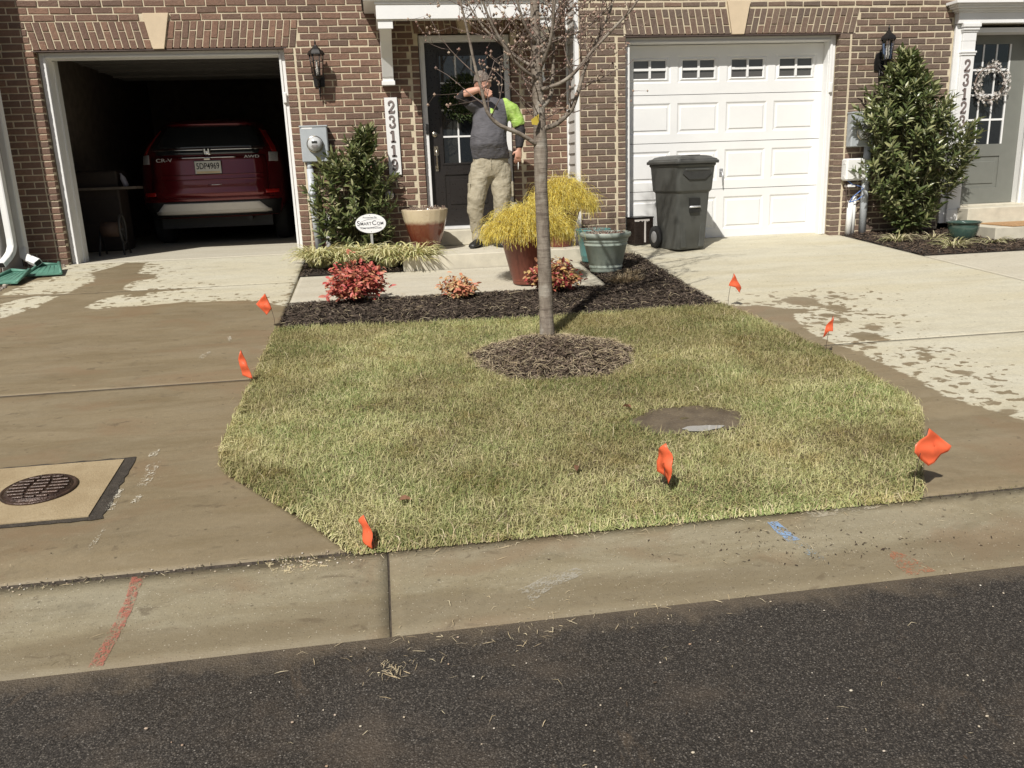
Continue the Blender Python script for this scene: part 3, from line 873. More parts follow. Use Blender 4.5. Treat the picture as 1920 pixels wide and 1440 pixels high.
cols4 = [(2.775, 3.262), (3.338, 3.826), (3.912, 4.400), (4.482, 4.985)]
yg = -.24
for r_ in range(4):
    z0, z1 = zs[r_], zs[r_+1]-.006
    mb = MB()
    top = r_ == 3
    pz0, pz1 = z0+.095, z1-.085
    if top: pz0, pz1 = 1.70, 1.985
    xs_ = [gxa]+[c for ab in cols4 for c in ab]+[gxb]
    for q in range(0, len(xs_), 2): mb.add([(xs_[q],yg,z0),(xs_[q+1],yg,z0),(xs_[q+1],yg,z1),(xs_[q],yg,z1)], [(0,1,2,3)])
    for (a, b) in cols4:
        mb.add([(a,yg,z0),(b,yg,z0),(b,yg,pz0),(a,yg,pz0)], [(0,1,2,3)]); mb.add([(a,yg,pz1),(b,yg,pz1),(b,yg,z1),(a,yg,z1)], [(0,1,2,3)])
        if not top: gpanel(mb, a, b, pz0, pz1, yg)
        else:
            # frame lip round each window
            d = .05
            v = [(a,yg,pz0),(b,yg,pz0),(b,yg,pz1),(a,yg,pz1)]+[(a+.018,yg+.008,pz0+.018),(b-.018,yg+.008,pz0+.018),(b-.018,yg+.008,pz1-.018),(a+.018,yg+.008,pz1-.018)]
            v += [(a+d,yg-.004,pz0+.038),(b-d,yg-.004,pz0+.038),(b-d,yg-.004,pz1-.038),(a+d,yg-.004,pz1-.038)]
            v += [(a+d+.012,yg+.014,pz0+.05),(b-d-.012,yg+.014,pz0+.05),(b-d-.012,yg+.014,pz1-.05),(a+d+.012,yg+.014,pz1-.05)]
            f = []
            for t_ in range(3):
                for q in range(4): f.append((t_*4+q, t_*4+(q+1) % 4, (t_+1)*4+(q+1) % 4, (t_+1)*4+q))
            mb.add(v, f)
    mb.box(gxa, gxb, yg+.001+.012, yg+.045, z0-.0, z0+.004); mb.box(gxa, gxb, yg+.013, yg+.045, z1-.004, z1)
    mb.build('door_section', white, gd)
for (a, b) in cols4:
    wa, wb, wc, wd_ = a+.062, b-.062, 1.75, 1.935
    mx_, mz_ = (wa+wb)/2, (wc+wd_)/2
    m = MB(); m.box(mx_-.013, mx_+.013, yg-.003, yg+.016, wc, wd_, .002); m.box(wa, wb, yg-.002, yg+.015, mz_-.013, mz_+.013, .002); m.build('window_bar', white, gd)
    for (p0, p1) in ((wa, mx_-.013), (mx_+.013, wb)):
        for (q0, q1) in ((wc, mz_-.013), (mz_+.013, wd_)):
            m = MB(); m.add([(p0-.005,yg+.016,q0-.005),(p1+.005,yg+.016,q0-.005),(p1+.005,yg+.016,q1+.005),(p0-.005,yg+.016,q1+.005)], [(0,1,2,3)]); m.build('pane', grey_glass, gd)
mb = MB(); mb.box(gxa, gxb, yg+.05, yg+.06, -.05, 2.1); mb.build('door_backing', steel_m, gd)
m = MB(); m.box(-.022,.022,-.008,0,-.03,.06,.01); m.tube([(0,-.008,.02),(0,-.04,.02)], .012, 8); m.tube([(0,-.04,.03),(0.004,-.042,-.05),(0.010,-.04,-.13)], [.011,.009,.006], 8)
m.build('door_handle', simple('grey_handle', (.45,.45,.46), .4, metal=.5), gd, (3.875, yg, .70))
for hs, x, z, lb in ((house, G1-.030, 1.665, 'small white sensor box on the right jamb of the open garage'), (house2, H1-.035, 1.60, 'small white sensor box on the right jamb of the closed garage')):
    y = (.085 if hs is house else YR+.080)
    tag(MB().box(x-.03, x+.012, y-.022, y, z-.055, z+.055, .008).build('sensor_box', white), lb, 'sensor box')
mb = MB(); mb.box(2.2, 9.4, -.2, 6.5, 6.1, 6.2); mb.box(2.2, 9.4, 6.4, 6.5, -.1, 6.1); mb.box(9.3,9.4,-.2,6.4,-.1,6.1); mb.build('roof', dk, house2)
# entry of the right house
en = thing('entry_surround', None, None); en.parent = house2
def pilaster(x0, x1):
    m = MB()
    m.box(x0, x0+.075, YR-.030, YR+.0, .04, 2.23, .003)
    x0 += .075
    m.box(x0, x1, YR-.060, YR+.0, .20, 2.05, .004); m.box(x0-.008, x1+.008, YR-.068, YR, .04, .20, .004)
    m.box(x0-.012, x1+.012, YR-.078, YR, 1.925, 1.945, .003); m.box(x0-.006, x1+.006, YR-.070, YR, 1.900, 1.925, .003)
    m.box(x0, x1, YR-.062, YR, 2.05, 2.16, .003)
    m.box(x0-.010, x1+.010, YR-.072, YR, 2.145, 2.165, .003); m.box(x0-.018, x1+.018, YR-.084, YR, 2.165, 2.195, .003); m.box(x0-.026, x1+.026, YR-.096, YR, 2.195, 2.232, .003)
    m.build('pilaster', white, en)
pilaster(6.492, 6.730); 
m = MB(); m.box(7.66, 7.90, YR-.06, YR, .04, 2.232, .004); m.build('pilaster', white, en)
m = MB(); m.box(6.485, 8.0, YR-.075, YR+.0, 2.234, 2.345, .003); m.build('frieze', white, en)
m = MB()
for i, (z0, z1, d) in enumerate(((2.345,2.362,.09),(2.362,2.385,.115),(2.385,2.405,.15),(2.405,2.425,.165),(2.425,2.455,.20))): m.box(6.485-(d-.075), 8.2, YR-d, YR, z0, z1, .003)
m.build('cornice', white, en)
m = MB(); m.box(6.732, 6.76, YR+.0, -.22, .2, 2.2); m.box(7.62, 7.66, YR, -.22, .2, 2.2, .003); m.box(7.60, 7.625, YR+.08, YR+.11, .2, 2.2, .003); m.box(6.76, 7.62, YR+.02, -.22, 2.15, 2.20); m.build('door_jamb', white, en)
gdr = thing('front_door', None, None); gdr.parent = house2
y2 = -.25
q0, q1, qb, qt = 6.885, 7.395, .93, 2.05
m = MB(); m.box(6.76, q0, y2, y2+.04, .236, 2.15); m.box(q1, 7.62, y2, y2+.04, .236, 2.15); m.box(q0, q1, y2, y2+.04, qt, 2.15); m.box(q0, q1, y2, y2+.04, qb-.14, qb); m.box(q0, q1, y2, y2+.04, .236, .42); m.box(q0, q1, y2+.012, y2+.04, .42, qb-.14); m.build('slab', door_grey, gdr)
m = MB(); m.box(q0+.05, q1-.05, y2+.002, y2+.012, .47, qb-.20, .008); m.build('raised_panel', door_grey, gdr)
cw2, ch2 = (q1-q0)/3, (qt-qb)/4
for i in range(3):
    for j in range(4):
        m = MB(); m.box(q0+i*cw2, q0+(i+1)*cw2, y2+.012, y2+.018, qb+j*ch2, qb+(j+1)*ch2); m.build('pane', dark_glass, gdr)
for i in (0, 1, 2, 3):
    xx = q0+i*cw2; m = MB(); m.box(xx-.009, xx+.009, y2+.004-(.006 if i in (0,3) else 0), y2+.011, qb, qt); m.build('glazing_bar', white if i else door_grey, gdr)
for j in (1, 2, 3):
    m = MB(); m.box(q0, q1, y2+.005, y2+.0105, qb+j*ch2-.011, qb+j*ch2+.011); m.build('glazing_bar', white, gdr)
# steps of the right house
st = thing('doorstep', 'pale concrete steps with threshold under the grey front door', 'steps')
m = MB(); m.box(6.70, 7.9, -.72, YR-.0, -.06, .212, .006); m.build('upper_step', gray_cut, st)
m = MB(); m.box(6.62, 8.6, -1.30, -.725, -.20, .030, .006); m.build('lower_step', gray_cut, st)
m = MB(); m.box(6.74, 7.64, YR+.002, -.21, .15, .232, .004); m.build('sill', gray_cut, st)

# ---- left neighbour, a sliver at the picture's edge
house3 = thing('brick_townhouse', 'brick townhouse corner at the far left edge behind two white downspouts', 'house')
wall_core(house3, -.50, .20, -7.6, -3.852, 6.2, [])
mb = MB(); mb.box(-3.862, -3.846, -.492, -.002, -.1, 6.2); mb.build('side_wall', siding_m, house3)
B = Bricks(); B.field(-4.9, -3.852, -.06, 2.9, off=.1); lay(B.cells, -.50, brick_brown, house3, limit=120, seed=23)
mb = MB(); mb.box(-7.6, -3.87, -.2, 7, 6.1, 6.2); mb.build('roof', dk, house3)

# front step of the middle house
ps = thing('doorstep', 'pale concrete landing and step below the black front door', 'steps')
m = MB(); m.box(.16, 2.10, -1.245, -.004, -.16, .028, .006); m.build('landing', gray_cut, ps)
m = MB(); m.box(.47, 1.56, -.20, -.004, .030, .194, .006); m.box(D0-.007, D1_+.007, -.004, .2, .0, .193); m.build('upper_step', gray_cut, ps)

# ------------------------------------------------------------------ wall fittings
def lantern(x, y, z, label):
    t = thing('wall_lantern', label, 'wall lantern', (x, y, z), 0, 'black wall lanterns beside the garages')
    # origin: wall plate centre; lantern body hangs in front
    m = MB(); m.prism([(-.055,-.09),(.055,-.09),(.06,0),(.045,.085),(0,.11),(-.045,.085),(-.06,0)], 'y', -.018, -.001); bevel(m.build('wall_plate', black_metal, t), .004)
    m = MB()
    pts = [(0,-.015,-.02),(0,-.06,-.075),(0,-.11,-.085),(0,-.15,-.055),(0,-.155,-.01)]
    m.tube(pts, [.013,.013,.012,.011,.010], 8)
    sp = [(0,-.02+.0,-.05)]
    for i in range(15):
        a = i/14*PI*1.6; r = .050*(1-i/20)
        sp.append((0, -.055-r*math.cos(a)*.9+.01, -.13-r*math.sin(a)))
    m.tube(sp, .007, 6); m.tube([(0,-.03,-.08),(0,-.035,-.17),(0,-.03,-.235)], [.012,.009,.002], 6)
    m.build('scroll_arm', black_metal, t)
    cy, zb, zt = -.155, .005, .215
    m = MB(); m.lathe([(.002,zb-.035),(.02,zb-.03),(.028,zb-.012),(.055,zb-.004),(.058,zb+.006),(.002,zb+.006)], 6, 0, cy, smooth=False, cap=False); m.build('base_cup', black_metal, t)
    m = MB(); m.lathe([(.048,zb+.006),(.067,zt)], 6, 0, cy, smooth=False, cap=False); m.build('lantern_glass', clear_glass, t)
    m = MB()
    for i in range(6):
        a = 2*PI*i/6
        m.tube([(.051*math.cos(a), cy+.051*math.sin(a), zb+.004), (.071*math.cos(a), cy+.071*math.sin(a), zt)], .0055, 4)
    m.build('glass_bars', black_metal, t)
    m = MB(); m.lathe([(.002,zt+.10),(.012,zt+.098),(.020,zt+.085),(.030,zt+.075),(.055,zt+.050),(.060,zt+.042),(.072,zt+.040),(.088,zt+.010),(.090,zt-.002),(.002,zt-.002)], 6, 0, cy, smooth=False, cap=False)
    m.tube([(0,cy,zt+.095),(0,cy,zt+.118),(0,cy,zt+.150)], [.006,.011,.001], 6); m.build('lantern_roof', black_metal, t)
    m = MB(); m.lathe([(.002,zb),(.014,zb),(.014,zb+.06),(.011,zb+.065),(.011,zb+.15),(.002,zb+.165)], 10, 0, cy, cap=False); m.build('bulb', simple('candle_sleeve', (.72,.70,.64), .4), t)
    return t
lantern(-.575, -.0, 1.85, 'black wall lantern on the red brick between open garage and canopy')
lantern(5.60, YR, 1.85, 'black wall lantern on the brown brick above the tall laurel shrub')

# house numbers, drawn as thick strokes
def arc(cx, cz, rx, rz, a0, a1, n=14):
    return [(cx+rx*math.cos(R(a0+(a1-a0)*i/n)), cz+rz*math.sin(R(a0+(a1-a0)*i/n))) for i in range(n+1)]
DIG = {
 '1': [([(0,-.5),(0,.46)], .20), ([(-.22,-.44),(.22,-.44)], .13), ([(-.24,.26),(-.04,.44)], .11)],
 '2': [(arc(0,.22,.23,.24,165,-30)+[(-.24,-.42)], .15), ([(-.28,-.42),(.26,-.42)], .17), ([(.26,-.42),(.29,-.26)], .07), (arc(-.20,.22,.045,.045,0,360,8), .09)],
 '3': [(arc(-.02,.24,.22,.215,160,-75), .14), (arc(-.02,-.22,.25,.235,80,-160), .15), (arc(-.20,.25,.04,.04,0,360,8), .08), (arc(-.20,-.25,.045,.045,0,360,8), .09)],
 '9': [(arc(0,.17,.19,.26,0,360,22), .13), (arc(-.02,-.02,.24,.42,30,-75,12)+[(-.10,-.44),(-.19,-.36)], .13), (arc(-.17,-.32,.045,.045,0,360,8), .09)],
 'S': [(arc(0,.22,.22,.22,60,260)+arc(0,-.22,.24,.22,80,-120), .15)],
}
def digit(ch, x, z, h, y, parent, mat, name='house_number', th=.008, wscale=1.0):
    mb = MB()
    for pts, wd in DIG[ch]:
        P = [(p[0]*h*wscale, p[1]*h) for p in pts]; wv = wd*h*.5
        L = []; Rr = []
        for i, p in enumerate(P):
            a = P[max(i-1, 0)]; b = P[min(i+1, len(P)-1)]
            if pts[0] == pts[-1] or (abs(P[0][0]-P[-1][0]) < 1e-6 and abs(P[0][1]-P[-1][1]) < 1e-6):
                a = P[i-1] if i > 0 else P[-2]; b = P[i+1] if i < len(P)-1 else P[1]
            dx, dz = b[0]-a[0], b[1]-a[1]; l = math.hypot(dx, dz) or 1
            nx, nz = -dz/l*wv, dx/l*wv
            L.append((p[0]+nx, p[1]+nz)); Rr.append((p[0]-nx, p[1]-nz))
        for i in range(len(P)-1):
            q = [L[i], L[i+1], Rr[i+1], Rr[i]]
            mb.prism(q[::-1], 'y', -th, 0)
    o = mb.build(name, mat, parent, (x, y, z))
    return o
sg = thing('number_board', 'tall white board with house number 23119 beside the black door', 'house number sign', (.168, 0, .82))
m = MB(); m.box(-.069, .069, -.024, -.002, 0, .815, .003); m.build('board', white, sg)
for i, ch in enumerate('23119'):
    digit(ch, 0.0, .815-.098-i*.152, .128, -.0245, sg, number_m, 'digit', wscale=.92)
t = thing('house_numbers', 'brown numbers 23123 running down the white pilaster of the right door', 'house number', (6.648, YR-.0605, 1.0))
for i, ch in enumerate('23123'):
    digit(ch, 0.0, .79-i*.150, .130, 0, t, number_m, 'digit', wscale=.92)

def meter(x, y, z, w_, h_, label, r=.075, cz=.19):
    t = thing('electric_meter', label, 'electric meter', (x, y, z), 0, 'grey electric meters on the brick walls')
    m = MB(); m.box(0, w_, -.115, -.002, 0, h_, .010); m.box(-.006, w_+.006, -.122, -.002, h_-.012, h_+.004, .003); m.build('meter_box', grey_box, t)
    m = MB(); m.lathe([(.001,0),(r*1.12,0),(r*1.12,.018),(r,.022),(r*.98,.055),(r*.80,.085),(.001,.090)], 28, cap=False)
    o = m.build('meter_dome', simple('meter_glass', (.52,.53,.53), .18, var=.04), t, (w_*.52, -.115, h_-cz)); o.rotation_euler = (R(90), 0, 0)
    m = MB(); m.lathe([(r*1.13,.008),(r*1.17,.008),(r*1.17,.024),(r*1.08,.026)], 28, cap=False); o = m.build('meter_ring', nickel, t, (w_*.52, -.115, h_-cz)); o.rotation_euler = (R(90), 0, 0)
    m = MB(); m.box(w_*.52-.028, w_*.52+.028, -.210, -.200, h_-cz+.008, h_-cz+.03, .002); m.build('display', dark_glass, t)
    m = MB()
    for i, wd in enumerate((.03,.036,.03,.022)): m.box(w_*.52-wd, w_*.52+wd, -.2065, -.2045, h_-cz-.012-i*.011, h_-cz-.009-i*.011)
    m.build('print', number_m, t)
    m = MB(); m.box(.02, .13, -.1165, -.115, h_-.032, h_-.017); m.build('sticker', white, t)
    return t
mt = meter(-.818, 0, .985, .285, .375, 'grey electric meter box beside the open garage, half behind the laurel')
m = MB(); m.tube([(.065,-.06,0),(.065,-.06,-.08)], .028, 12); m.tube([(.065,-.06,-.07),(.065,-.06,-.42),(.085,-.06,-.99)], .036, 14); m.tube([(.065,-.06,-.30),(.065,-.06,-.36)], .042, 14); m.build('conduit', pvc, mt)
m = MB(); m.tube([(.20,-.05,-.55),(.20,-.05,-1.02)], .032, 12); m.build('conduit', white, mt)
m2_ = meter(5.262, YR, .945, .27, .375, 'grey electric meter box right of the closed garage, behind the tall laurel', cz=.22)
m = MB(); m.tube([(.235,-.07,0),(.235,-.07,-.99)], .042, 14); m.build('conduit', pvc, m2_)
ub = thing('utility_box', 'white plastic utility box with loose blue and brown cables beside tall laurel', 'utility box', (5.222, YR, .575))
m = MB(); m.box(0, .255, -.13, -.002, 0, .245, .018); m.box(-.003, .012, -.10, -.05, .03, .06, .004); m.box(-.003, .012, -.10, -.05, .18, .21, .004); m.build('box_cover', offwhite, ub)
m = MB(); m.box(.05, .14, -.10, -.01, -.075, -.045, .006); m.build('bracket', white, ub)
cables = [((.06,-.06,.0),(.10,-.09,-.04),(.20,-.10,-.07),(.24,-.10,-.09),(.12,-.10,-.18),(.08,-.09,-.24)), ((.08,-.09,-.24),(.16,-.11,-.22),(.22,-.11,-.18),(.30,-.09,-.14))]
for cc in cables: m = MB(); m.tube(cc, .0055, 6); m.build('cable', simple('blue_cable', (.10,.20,.50), .5), ub)
for cc in (((.05,-.05,0),(.055,-.09,-.08),(.09,-.08,-.17),(.07,-.07,-.26),(.09,-.06,-.34)), ((.05,-.05,-.02),(.04,-.08,-.12),(.06,-.06,-.24),(.02,-.05,-.30)), ((.10,-.05,-.2),(.09,-.07,-.26),(.115,-.07,-.34))):
    m = MB(); m.tube(cc, .005, 6); m.build('cable', simple('brown_cable', (.09,.06,.05), .6), ub)
m = MB(); m.tube([(.115,-.06,-.225),(.105,-.06,-.62)], .036, 14); m.build('pipe', white, ub)
m = MB(); m.tube([(.165,-.05,-.18),(.165,-.05,-.62)], .022, 10); m.build('pipe', offwhite, ub)
t = thing('spotlight', 'small silver wall spotlight on the brick beside the left laurel', 'spotlight', (.085, -.0, .60))
m = MB(); m.lathe([(.001,0),(.05,0),(.054,.02),(.045,.05),(.02,.062),(.001,.064)], 20, cap=False); o = m.build('lamp_dome', simple('satin_steel', (.55,.55,.52), .25, metal=.8), t); o.rotation_euler = (R(90), 0, 0)
m = MB(); m.box(-.065, .065, -.012, -.001, -.03, .03, .006); m.build('base', black_metal, t)

# downspouts and splash blocks
def downspout(pts, label, wd=.040, dp=.030):
    t = thing('downspout', label, 'downspout', (pts[0][0], pts[0][1], 0), 0, 'white downspouts at the left edge')
    o = Vector((pts[0][0], pts[0][1], 0))
    n_main = 2
    def seg(ps, nm):
        m = MB()
        rs = []
        P = [Vector(p)-o for p in ps]
        for i, p in enumerate(P):
            a = P[max(0, i-1)]; b = P[min(len(P)-1, i+1)]
            tt = (b-a).normalized()
            u = Vector((1, -.35, 0)); u = (u-tt*u.dot(tt)).normalized(); v = tt.cross(u)
            rs.append([p+u*wd*ca+v*dp*cb for ca, cb in ((1,.75),(.75,1),(-.75,1),(-1,.75),(-1,-.75),(-.75,-1),(.75,-1),(1,-.75))])
        m.rings(rs, smooth=False); return m
    seg(pts[:2], 'pipe').build('pipe', offwhite, t)
    seg(pts[1:-1], 'elbow').build('elbow', offwhite, t)
    q = [Vector(p) for p in pts]
    seg([pts[-2], pts[-1]], 'spout').build('spout', white, t)
    e = (q[-1]-q[-2]).normalized()
    s_ = seg([q[-1]-e*.01, q[-1]+e*.003], 'x'); s_.v = [tuple((Vector(v)-(q[-1]-o))*.82+(q[-1]-o)) for v in s_.v]; s_.build('spout_opening', simple('dark_inside', (.02,.018,.016), .8), t)
    return t
downspout([(-3.725,-.22,3.2),(-3.725,-.22,.33),(-3.72,-.23,.22),(-3.70,-.29,.14),(-3.63,-.34,.105),(-3.53,-.42,.075)], 'white downspout nearer the open garage, its spout over a green splash block')
downspout([(-3.755,-.40,3.2),(-3.755,-.40,.33),(-3.755,-.41,.25),(-3.762,-.45,.19),(-3.775,-.51,.145),(-3.80,-.62,.085)], 'white downspout nearest the left edge, its spout turned to the left', .040, .030)
def splash(x, y, rz, label, sc_=1.0):
    t = thing('splash_block', label, 'splash block', (x, y, gz(y)+.036), rz, 'green splash blocks under the downspouts')
    t.rotation_euler = (.20, 0, rz); t.scale = (sc_,)*3
    m = MB(); m.prism([(-.09,.17),(.09,.17),(.165,-.17),(-.165,-.17)][::-1], 'z', .004, .014); m.build('pan', plastic_green, t)
    for a, b in (((-.09,.17),(-.165,-.17)), ((.09,.17),(.165,-.17)), ((-.09,.17),(.09,.17))):
        m = MB(); m.tube([(a[0],a[1],.028),(b[0],b[1],.016)], [.020,.012], 6); m.build('side_wall', plastic_green, t)
    m = MB()
    for i in range(4): m.tube([(-.05+i*.033,.13,.014),(-.09+i*.06,-.15,.012)], .005, 5)
    m.build('channel_ribs', plastic_green, t)
splash(-3.44, -.48, R(8), 'green plastic splash block in front of the open garage jamb')
splash(-3.66, -.80, R(-12), 'green plastic splash block at the left picture edge', 1.05)
mb = MB(); rr = random.Random(5)
for i in range(520):
    x = rr.uniform(-3.98, -3.36); y = rr.uniform(-1.5, -.02)
    if x > -3.62+.0 and (y < -.62 or x > -3.40): continue
    s_ = rr.uniform(.010, .024); z = gz(y)+.004+rr.uniform(0, .008)
    mb.sphere((x, y, z), s_, 6, 4, (rr.uniform(.8,1.5), rr.uniform(.7,1.1), rr.uniform(.5,.8)))
tag(mb.build('river_gravel', island('river_stone', [(.42,.36,.28),(.30,.25,.20),(.20,.17,.15),(.50,.44,.36),(.26,.22,.19)], .7)), kind='stuff')

# ------------------------------------------------------------------ car in the garage
CXm, CW = -2.215, .905
paint = N('dark_red_car_paint'); paint_m = paint.out(color=(.155,.008,.013), rough=.22, metal=.45, coat=1.0)
paint.b.inputs['Coat Roughness'].default_value = .04
trim_b = simple('black_car_trim', (.02,.02,.02), .6)
chrome = simple('chrome', (.78,.78,.80), .07, metal=1.0, var=.02)
silver = simple('silver_skid_plate', (.80,.77,.72), .32, metal=.0, var=.04)
rubber = simple('tyre_rubber', (.02,.02,.02), .8)
redlens = simple('red_lens', (.45,.015,.012), .12, var=.1, coat=.8)
clearlens = simple('clear_lens', (.55,.55,.55), .08, var=.2, coat=1.0, vs=60)
zk = [.36,.44,.54,.60,.70,.76,.80,.92,1.02,1.12,1.20,1.26,1.34,1.46,1.56,1.61,1.635]
wk_ = [.80,.86,.905,.91,.91,.905,.905,.905,.90,.885,.865,.845,.80,.73,.66,.60,.52]
yk = [2.10,2.05,2.02,2.00,2.01,2.03,2.05,2.07,2.09,2.10,2.11,2.15,2.21,2.33,2.42,2.50,2.66]
def car_w(z): return float(np.interp(z, zk, wk_))
def car_y(x, z):
    u = min(1.0, abs(x)/car_w(z))
    return float(np.interp(z, zk, yk)) + .06*u**2 + .22*u**7
car = thing('parked_car', 'dark red hatchback SUV parked nose-in inside the open garage', 'car', (CXm, 0, .002))
rs = []
for z in zk:
    w_ = car_w(z); ring = []
    for i in range(25):
        x = math.sin(-PI/2+PI*i/24)*w_
        ring.append((x, car_y(x, z), z))
    ring = [(-w_*.97, 6.0, z)]+[(-w_, 3.2, z)]+ring+[(w_, 3.2, z)]+[(w_*.97, 6.0, z)]
    rs.append(ring)
m = MB(); m.rings(rs, closed=False, cap=False); 
top = rs[-1]; m.add(top, [tuple(range(len(top)))])
m.build('body', paint_m, car)
def patch(name, x0f, x1f, z0, z1, off, mat, nx=16, nz=8, parent=None, thick=.0):
    V = []; 
    for j in range(nz+1):
        z = z0+(z1-z0)*j/nz
        a, b = x0f(z), x1f(z)
        for i in range(nx+1):
            x = a+(b-a)*i/nx; V.append((x, car_y(x, z)-off, z))
    F = [(j*(nx+1)+i, j*(nx+1)+i+1, (j+1)*(nx+1)+i+1, (j+1)*(nx+1)+i) for j in range(nz) for i in range(nx)]
    mb = MB(); mb.add(V, F, True); o = mb.build(name, mat, parent or car)
    s_ = o.modifiers.new('t', 'SOLIDIFY'); s_.thickness = thick or off*.9; s_.offset = -1
    return o
k_ = lambda v: (lambda z: v)
hatch = patch('tailgate', lambda z: -.74+max(0, z-1.0)*.10, lambda z: .74-max(0, z-1.0)*.10, .62, 1.15, .010, paint_m)
patch('rear_window', lambda z: -car_w(z)*.90+.03, lambda z: car_w(z)*.90-.03, 1.245, 1.555, .008, dark_glass)
patch('roof_spoiler', lambda z: -car_w(z)*.93, lambda z: car_w(z)*.93, 1.565, 1.60, .05, paint_m)
patch('chrome_bar', lambda z: -.66+abs(z-1.2)*.6, lambda z: .66-abs(z-1.2)*.6, 1.165, 1.232, .022, dark_glass, nz=3)
patch('chrome_strip', k_(-.70), k_(.70), 1.222, 1.236, .028, chrome, nz=2)
patch('chrome_strip', k_(-.36), k_(.36), 1.118, 1.130, .034, chrome, nz=2)
patch('badge', k_(-.050), k_(.050), 1.155, 1.240, .030, chrome, nz=2, nx=2)
m = MB()
for q in ([(-.032,-.032),(-.018,-.032),(-.014,.034),(-.034,.034)], [(.018,-.032),(.032,-.032),(.034,.034),(.014,.034)], [(-.018,-.006),(.018,-.006),(.018,.006),(-.018,.006)]): m.prism(q, 'y', -.006, 0)
m.build('emblem', simple('emblem_metal', (.75,.75,.75), .2, metal=1), car, (0, car_y(0, 1.2)-.031, 1.198))
patch('lower_bumper', lambda z: -.89+(.60-z)*.3, lambda z: .89-(.60-z)*.3, .37, .57, .014, trim_b)
patch('bumper_crease', k_(-.80), k_(.80), .600, .612, .012, paint_m, nz=1)
patch('crease', k_(-.70), k_(.70), .838, .852, .016, paint_m, nz=1); patch('crease', k_(-.70), k_(.70), .900, .912, .018, paint_m, nz=1)
patch('handle_slot', k_(-.02), k_(.15), .775, .782, .0125, chrome, nz=1, nx=3)
V = []
def skx(z): return .74-(z-.42)*1.05 if z > .45 else .74
patch('skid_plate', lambda z: -skx(z), lambda z: skx(z), .44, .545, .030, silver)
patch('skid_lip', k_(-.74), k_(.74), .405, .445, .020, silver, nz=2)
for s_ in (-1, 1):
    a, b = (.765, .868)
    f0 = (lambda z: -b) if s_ < 0 else k_(a); f1 = (lambda z: -a) if s_ < 0 else k_(b)
    patch('tail_light', f0, f1, 1.06, 1.18, .012, clearlens)
    if s_ < 0: patch('pillar_light', lambda z: -car_w(z)*.985, lambda z: -car_w(z)*.985+.055, 1.18, 1.50, .010, redlens)
    else: patch('pillar_light', lambda z: car_w(z)*.985-.055, lambda z: car_w(z)*.985, 1.18, 1.50, .010, redlens)
    a, b = .70, .86
    f0 = k_(-b) if s_ < 0 else k_(a); f1 = k_(-a) if s_ < 0 else k_(b)
    patch('reflector', f0, f1, .650, .700, .012, redlens, nz=2)
for x, y in ((-.80, 2.85), (.80, 2.85), (-.80, 5.4), (.80, 5.4)):
    m = MB(); m.lathe([(.001,-.10),(.20,-.10),(.31,-.09),(.335,-.06),(.335,.06),(.31,.09),(.20,.10),(.001,.10)], 28, cap=False)
    o = m.build('wheel', rubber, car, (x, y, .335)); o.rotation_euler = (0, R(90), 0)
m = MB(); m.box(-.72, .72, 2.3, 5.9, .22, .42); m.build('underbody', trim_b, car)
m = MB(); m.tube([(.45,2.14,.335),(.45,2.5,.335)], .032, 12); m.build('exhaust_pipe', trim_b, car)
def text(s, size, mat, parent, loc, rot=(R(90), 0, 0), name='lettering', ext=.002, align='CENTER', off=0.0, sx=1.0):
    c = bpy.data.curves.new(name, 'FONT'); c.body = s; c.size = size; c.extrude = ext; c.align_x = align; c.align_y = 'CENTER'; c.offset = off
    o = bpy.data.objects.new(name+'_curve', c)
    me = bpy.data.meshes.new_from_object(o); bpy.data.objects.remove(o)
    me.materials.clear(); me.materials.append(mat)
    o = obj(name, me, parent, loc); o.rotation_euler = rot; o.scale = (sx, 1, 1); return o
lp = thing('licence_plate', None, None); lp.parent = car; lp.location = (-.0, car_y(0, 1.0)-.035, 1.0)
m = MB(); m.box(-.165, .165, -.004, .004, -.080, .080, .003); m.build('plate', simple('plate_white', (.75,.74,.70), .4, var=.03), lp)
m = MB(); m.box(-.17,.17,-.002,.006,-.086,.086,.003); m.build('plate_frame', trim_b, lp)
m = MB(); m.box(-.145,.145,-.0055,-.004,-.076,-.050); m.build('yellow_strip', simple('plate_strip', (.75,.62,.40), .5), lp)
text('5DP4969', .108, trim_b, lp, (0, -.0055, .012), off=.001, sx=.72)
m = MB(); m.box(-.04,.04,-.02,0,.09,.115,.004); m.build('plate_light', chrome, lp)
badge_m = simple('badge_silver', (.75,.75,.74), .35, metal=.2)
text('CR-V', .062, badge_m, car, (-.545, car_y(.46, 1.10)-.034, 1.100), rot=(R(90), 0, R(-4)), sx=1.5)
text('AWD', .050, badge_m, car, (.56, car_y(.46, 1.12)-.034, 1.120), rot=(R(90), 0, R(4)), sx=1.6)
# dim things beside the car
hr = thing('hose_reel', 'dark hose reel cart standing left of the red car in the garage', 'hose reel', (-3.12, 1.15, 0.003))
ring = [(0, .12*math.cos(2*PI*i/20), .30+.17*math.sin(2*PI*i/20)) for i in range(21)]
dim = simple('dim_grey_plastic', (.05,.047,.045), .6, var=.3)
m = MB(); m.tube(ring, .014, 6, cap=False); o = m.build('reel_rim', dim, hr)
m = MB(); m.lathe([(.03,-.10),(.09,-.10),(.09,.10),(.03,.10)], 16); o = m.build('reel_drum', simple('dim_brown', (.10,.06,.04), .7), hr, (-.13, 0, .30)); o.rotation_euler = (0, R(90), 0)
m = MB(); m.tube([(.02,-.13,0),(-.02,0,.30),(.02,.14,0)], .012, 6); m.tube([(-.26,-.13,0),(-.26,0,.30),(-.26,.14,0)], .012, 6); m.tube([(-.26,0,.30),(.01,0,.30)], .012, 6); m.build('frame', dim, hr)
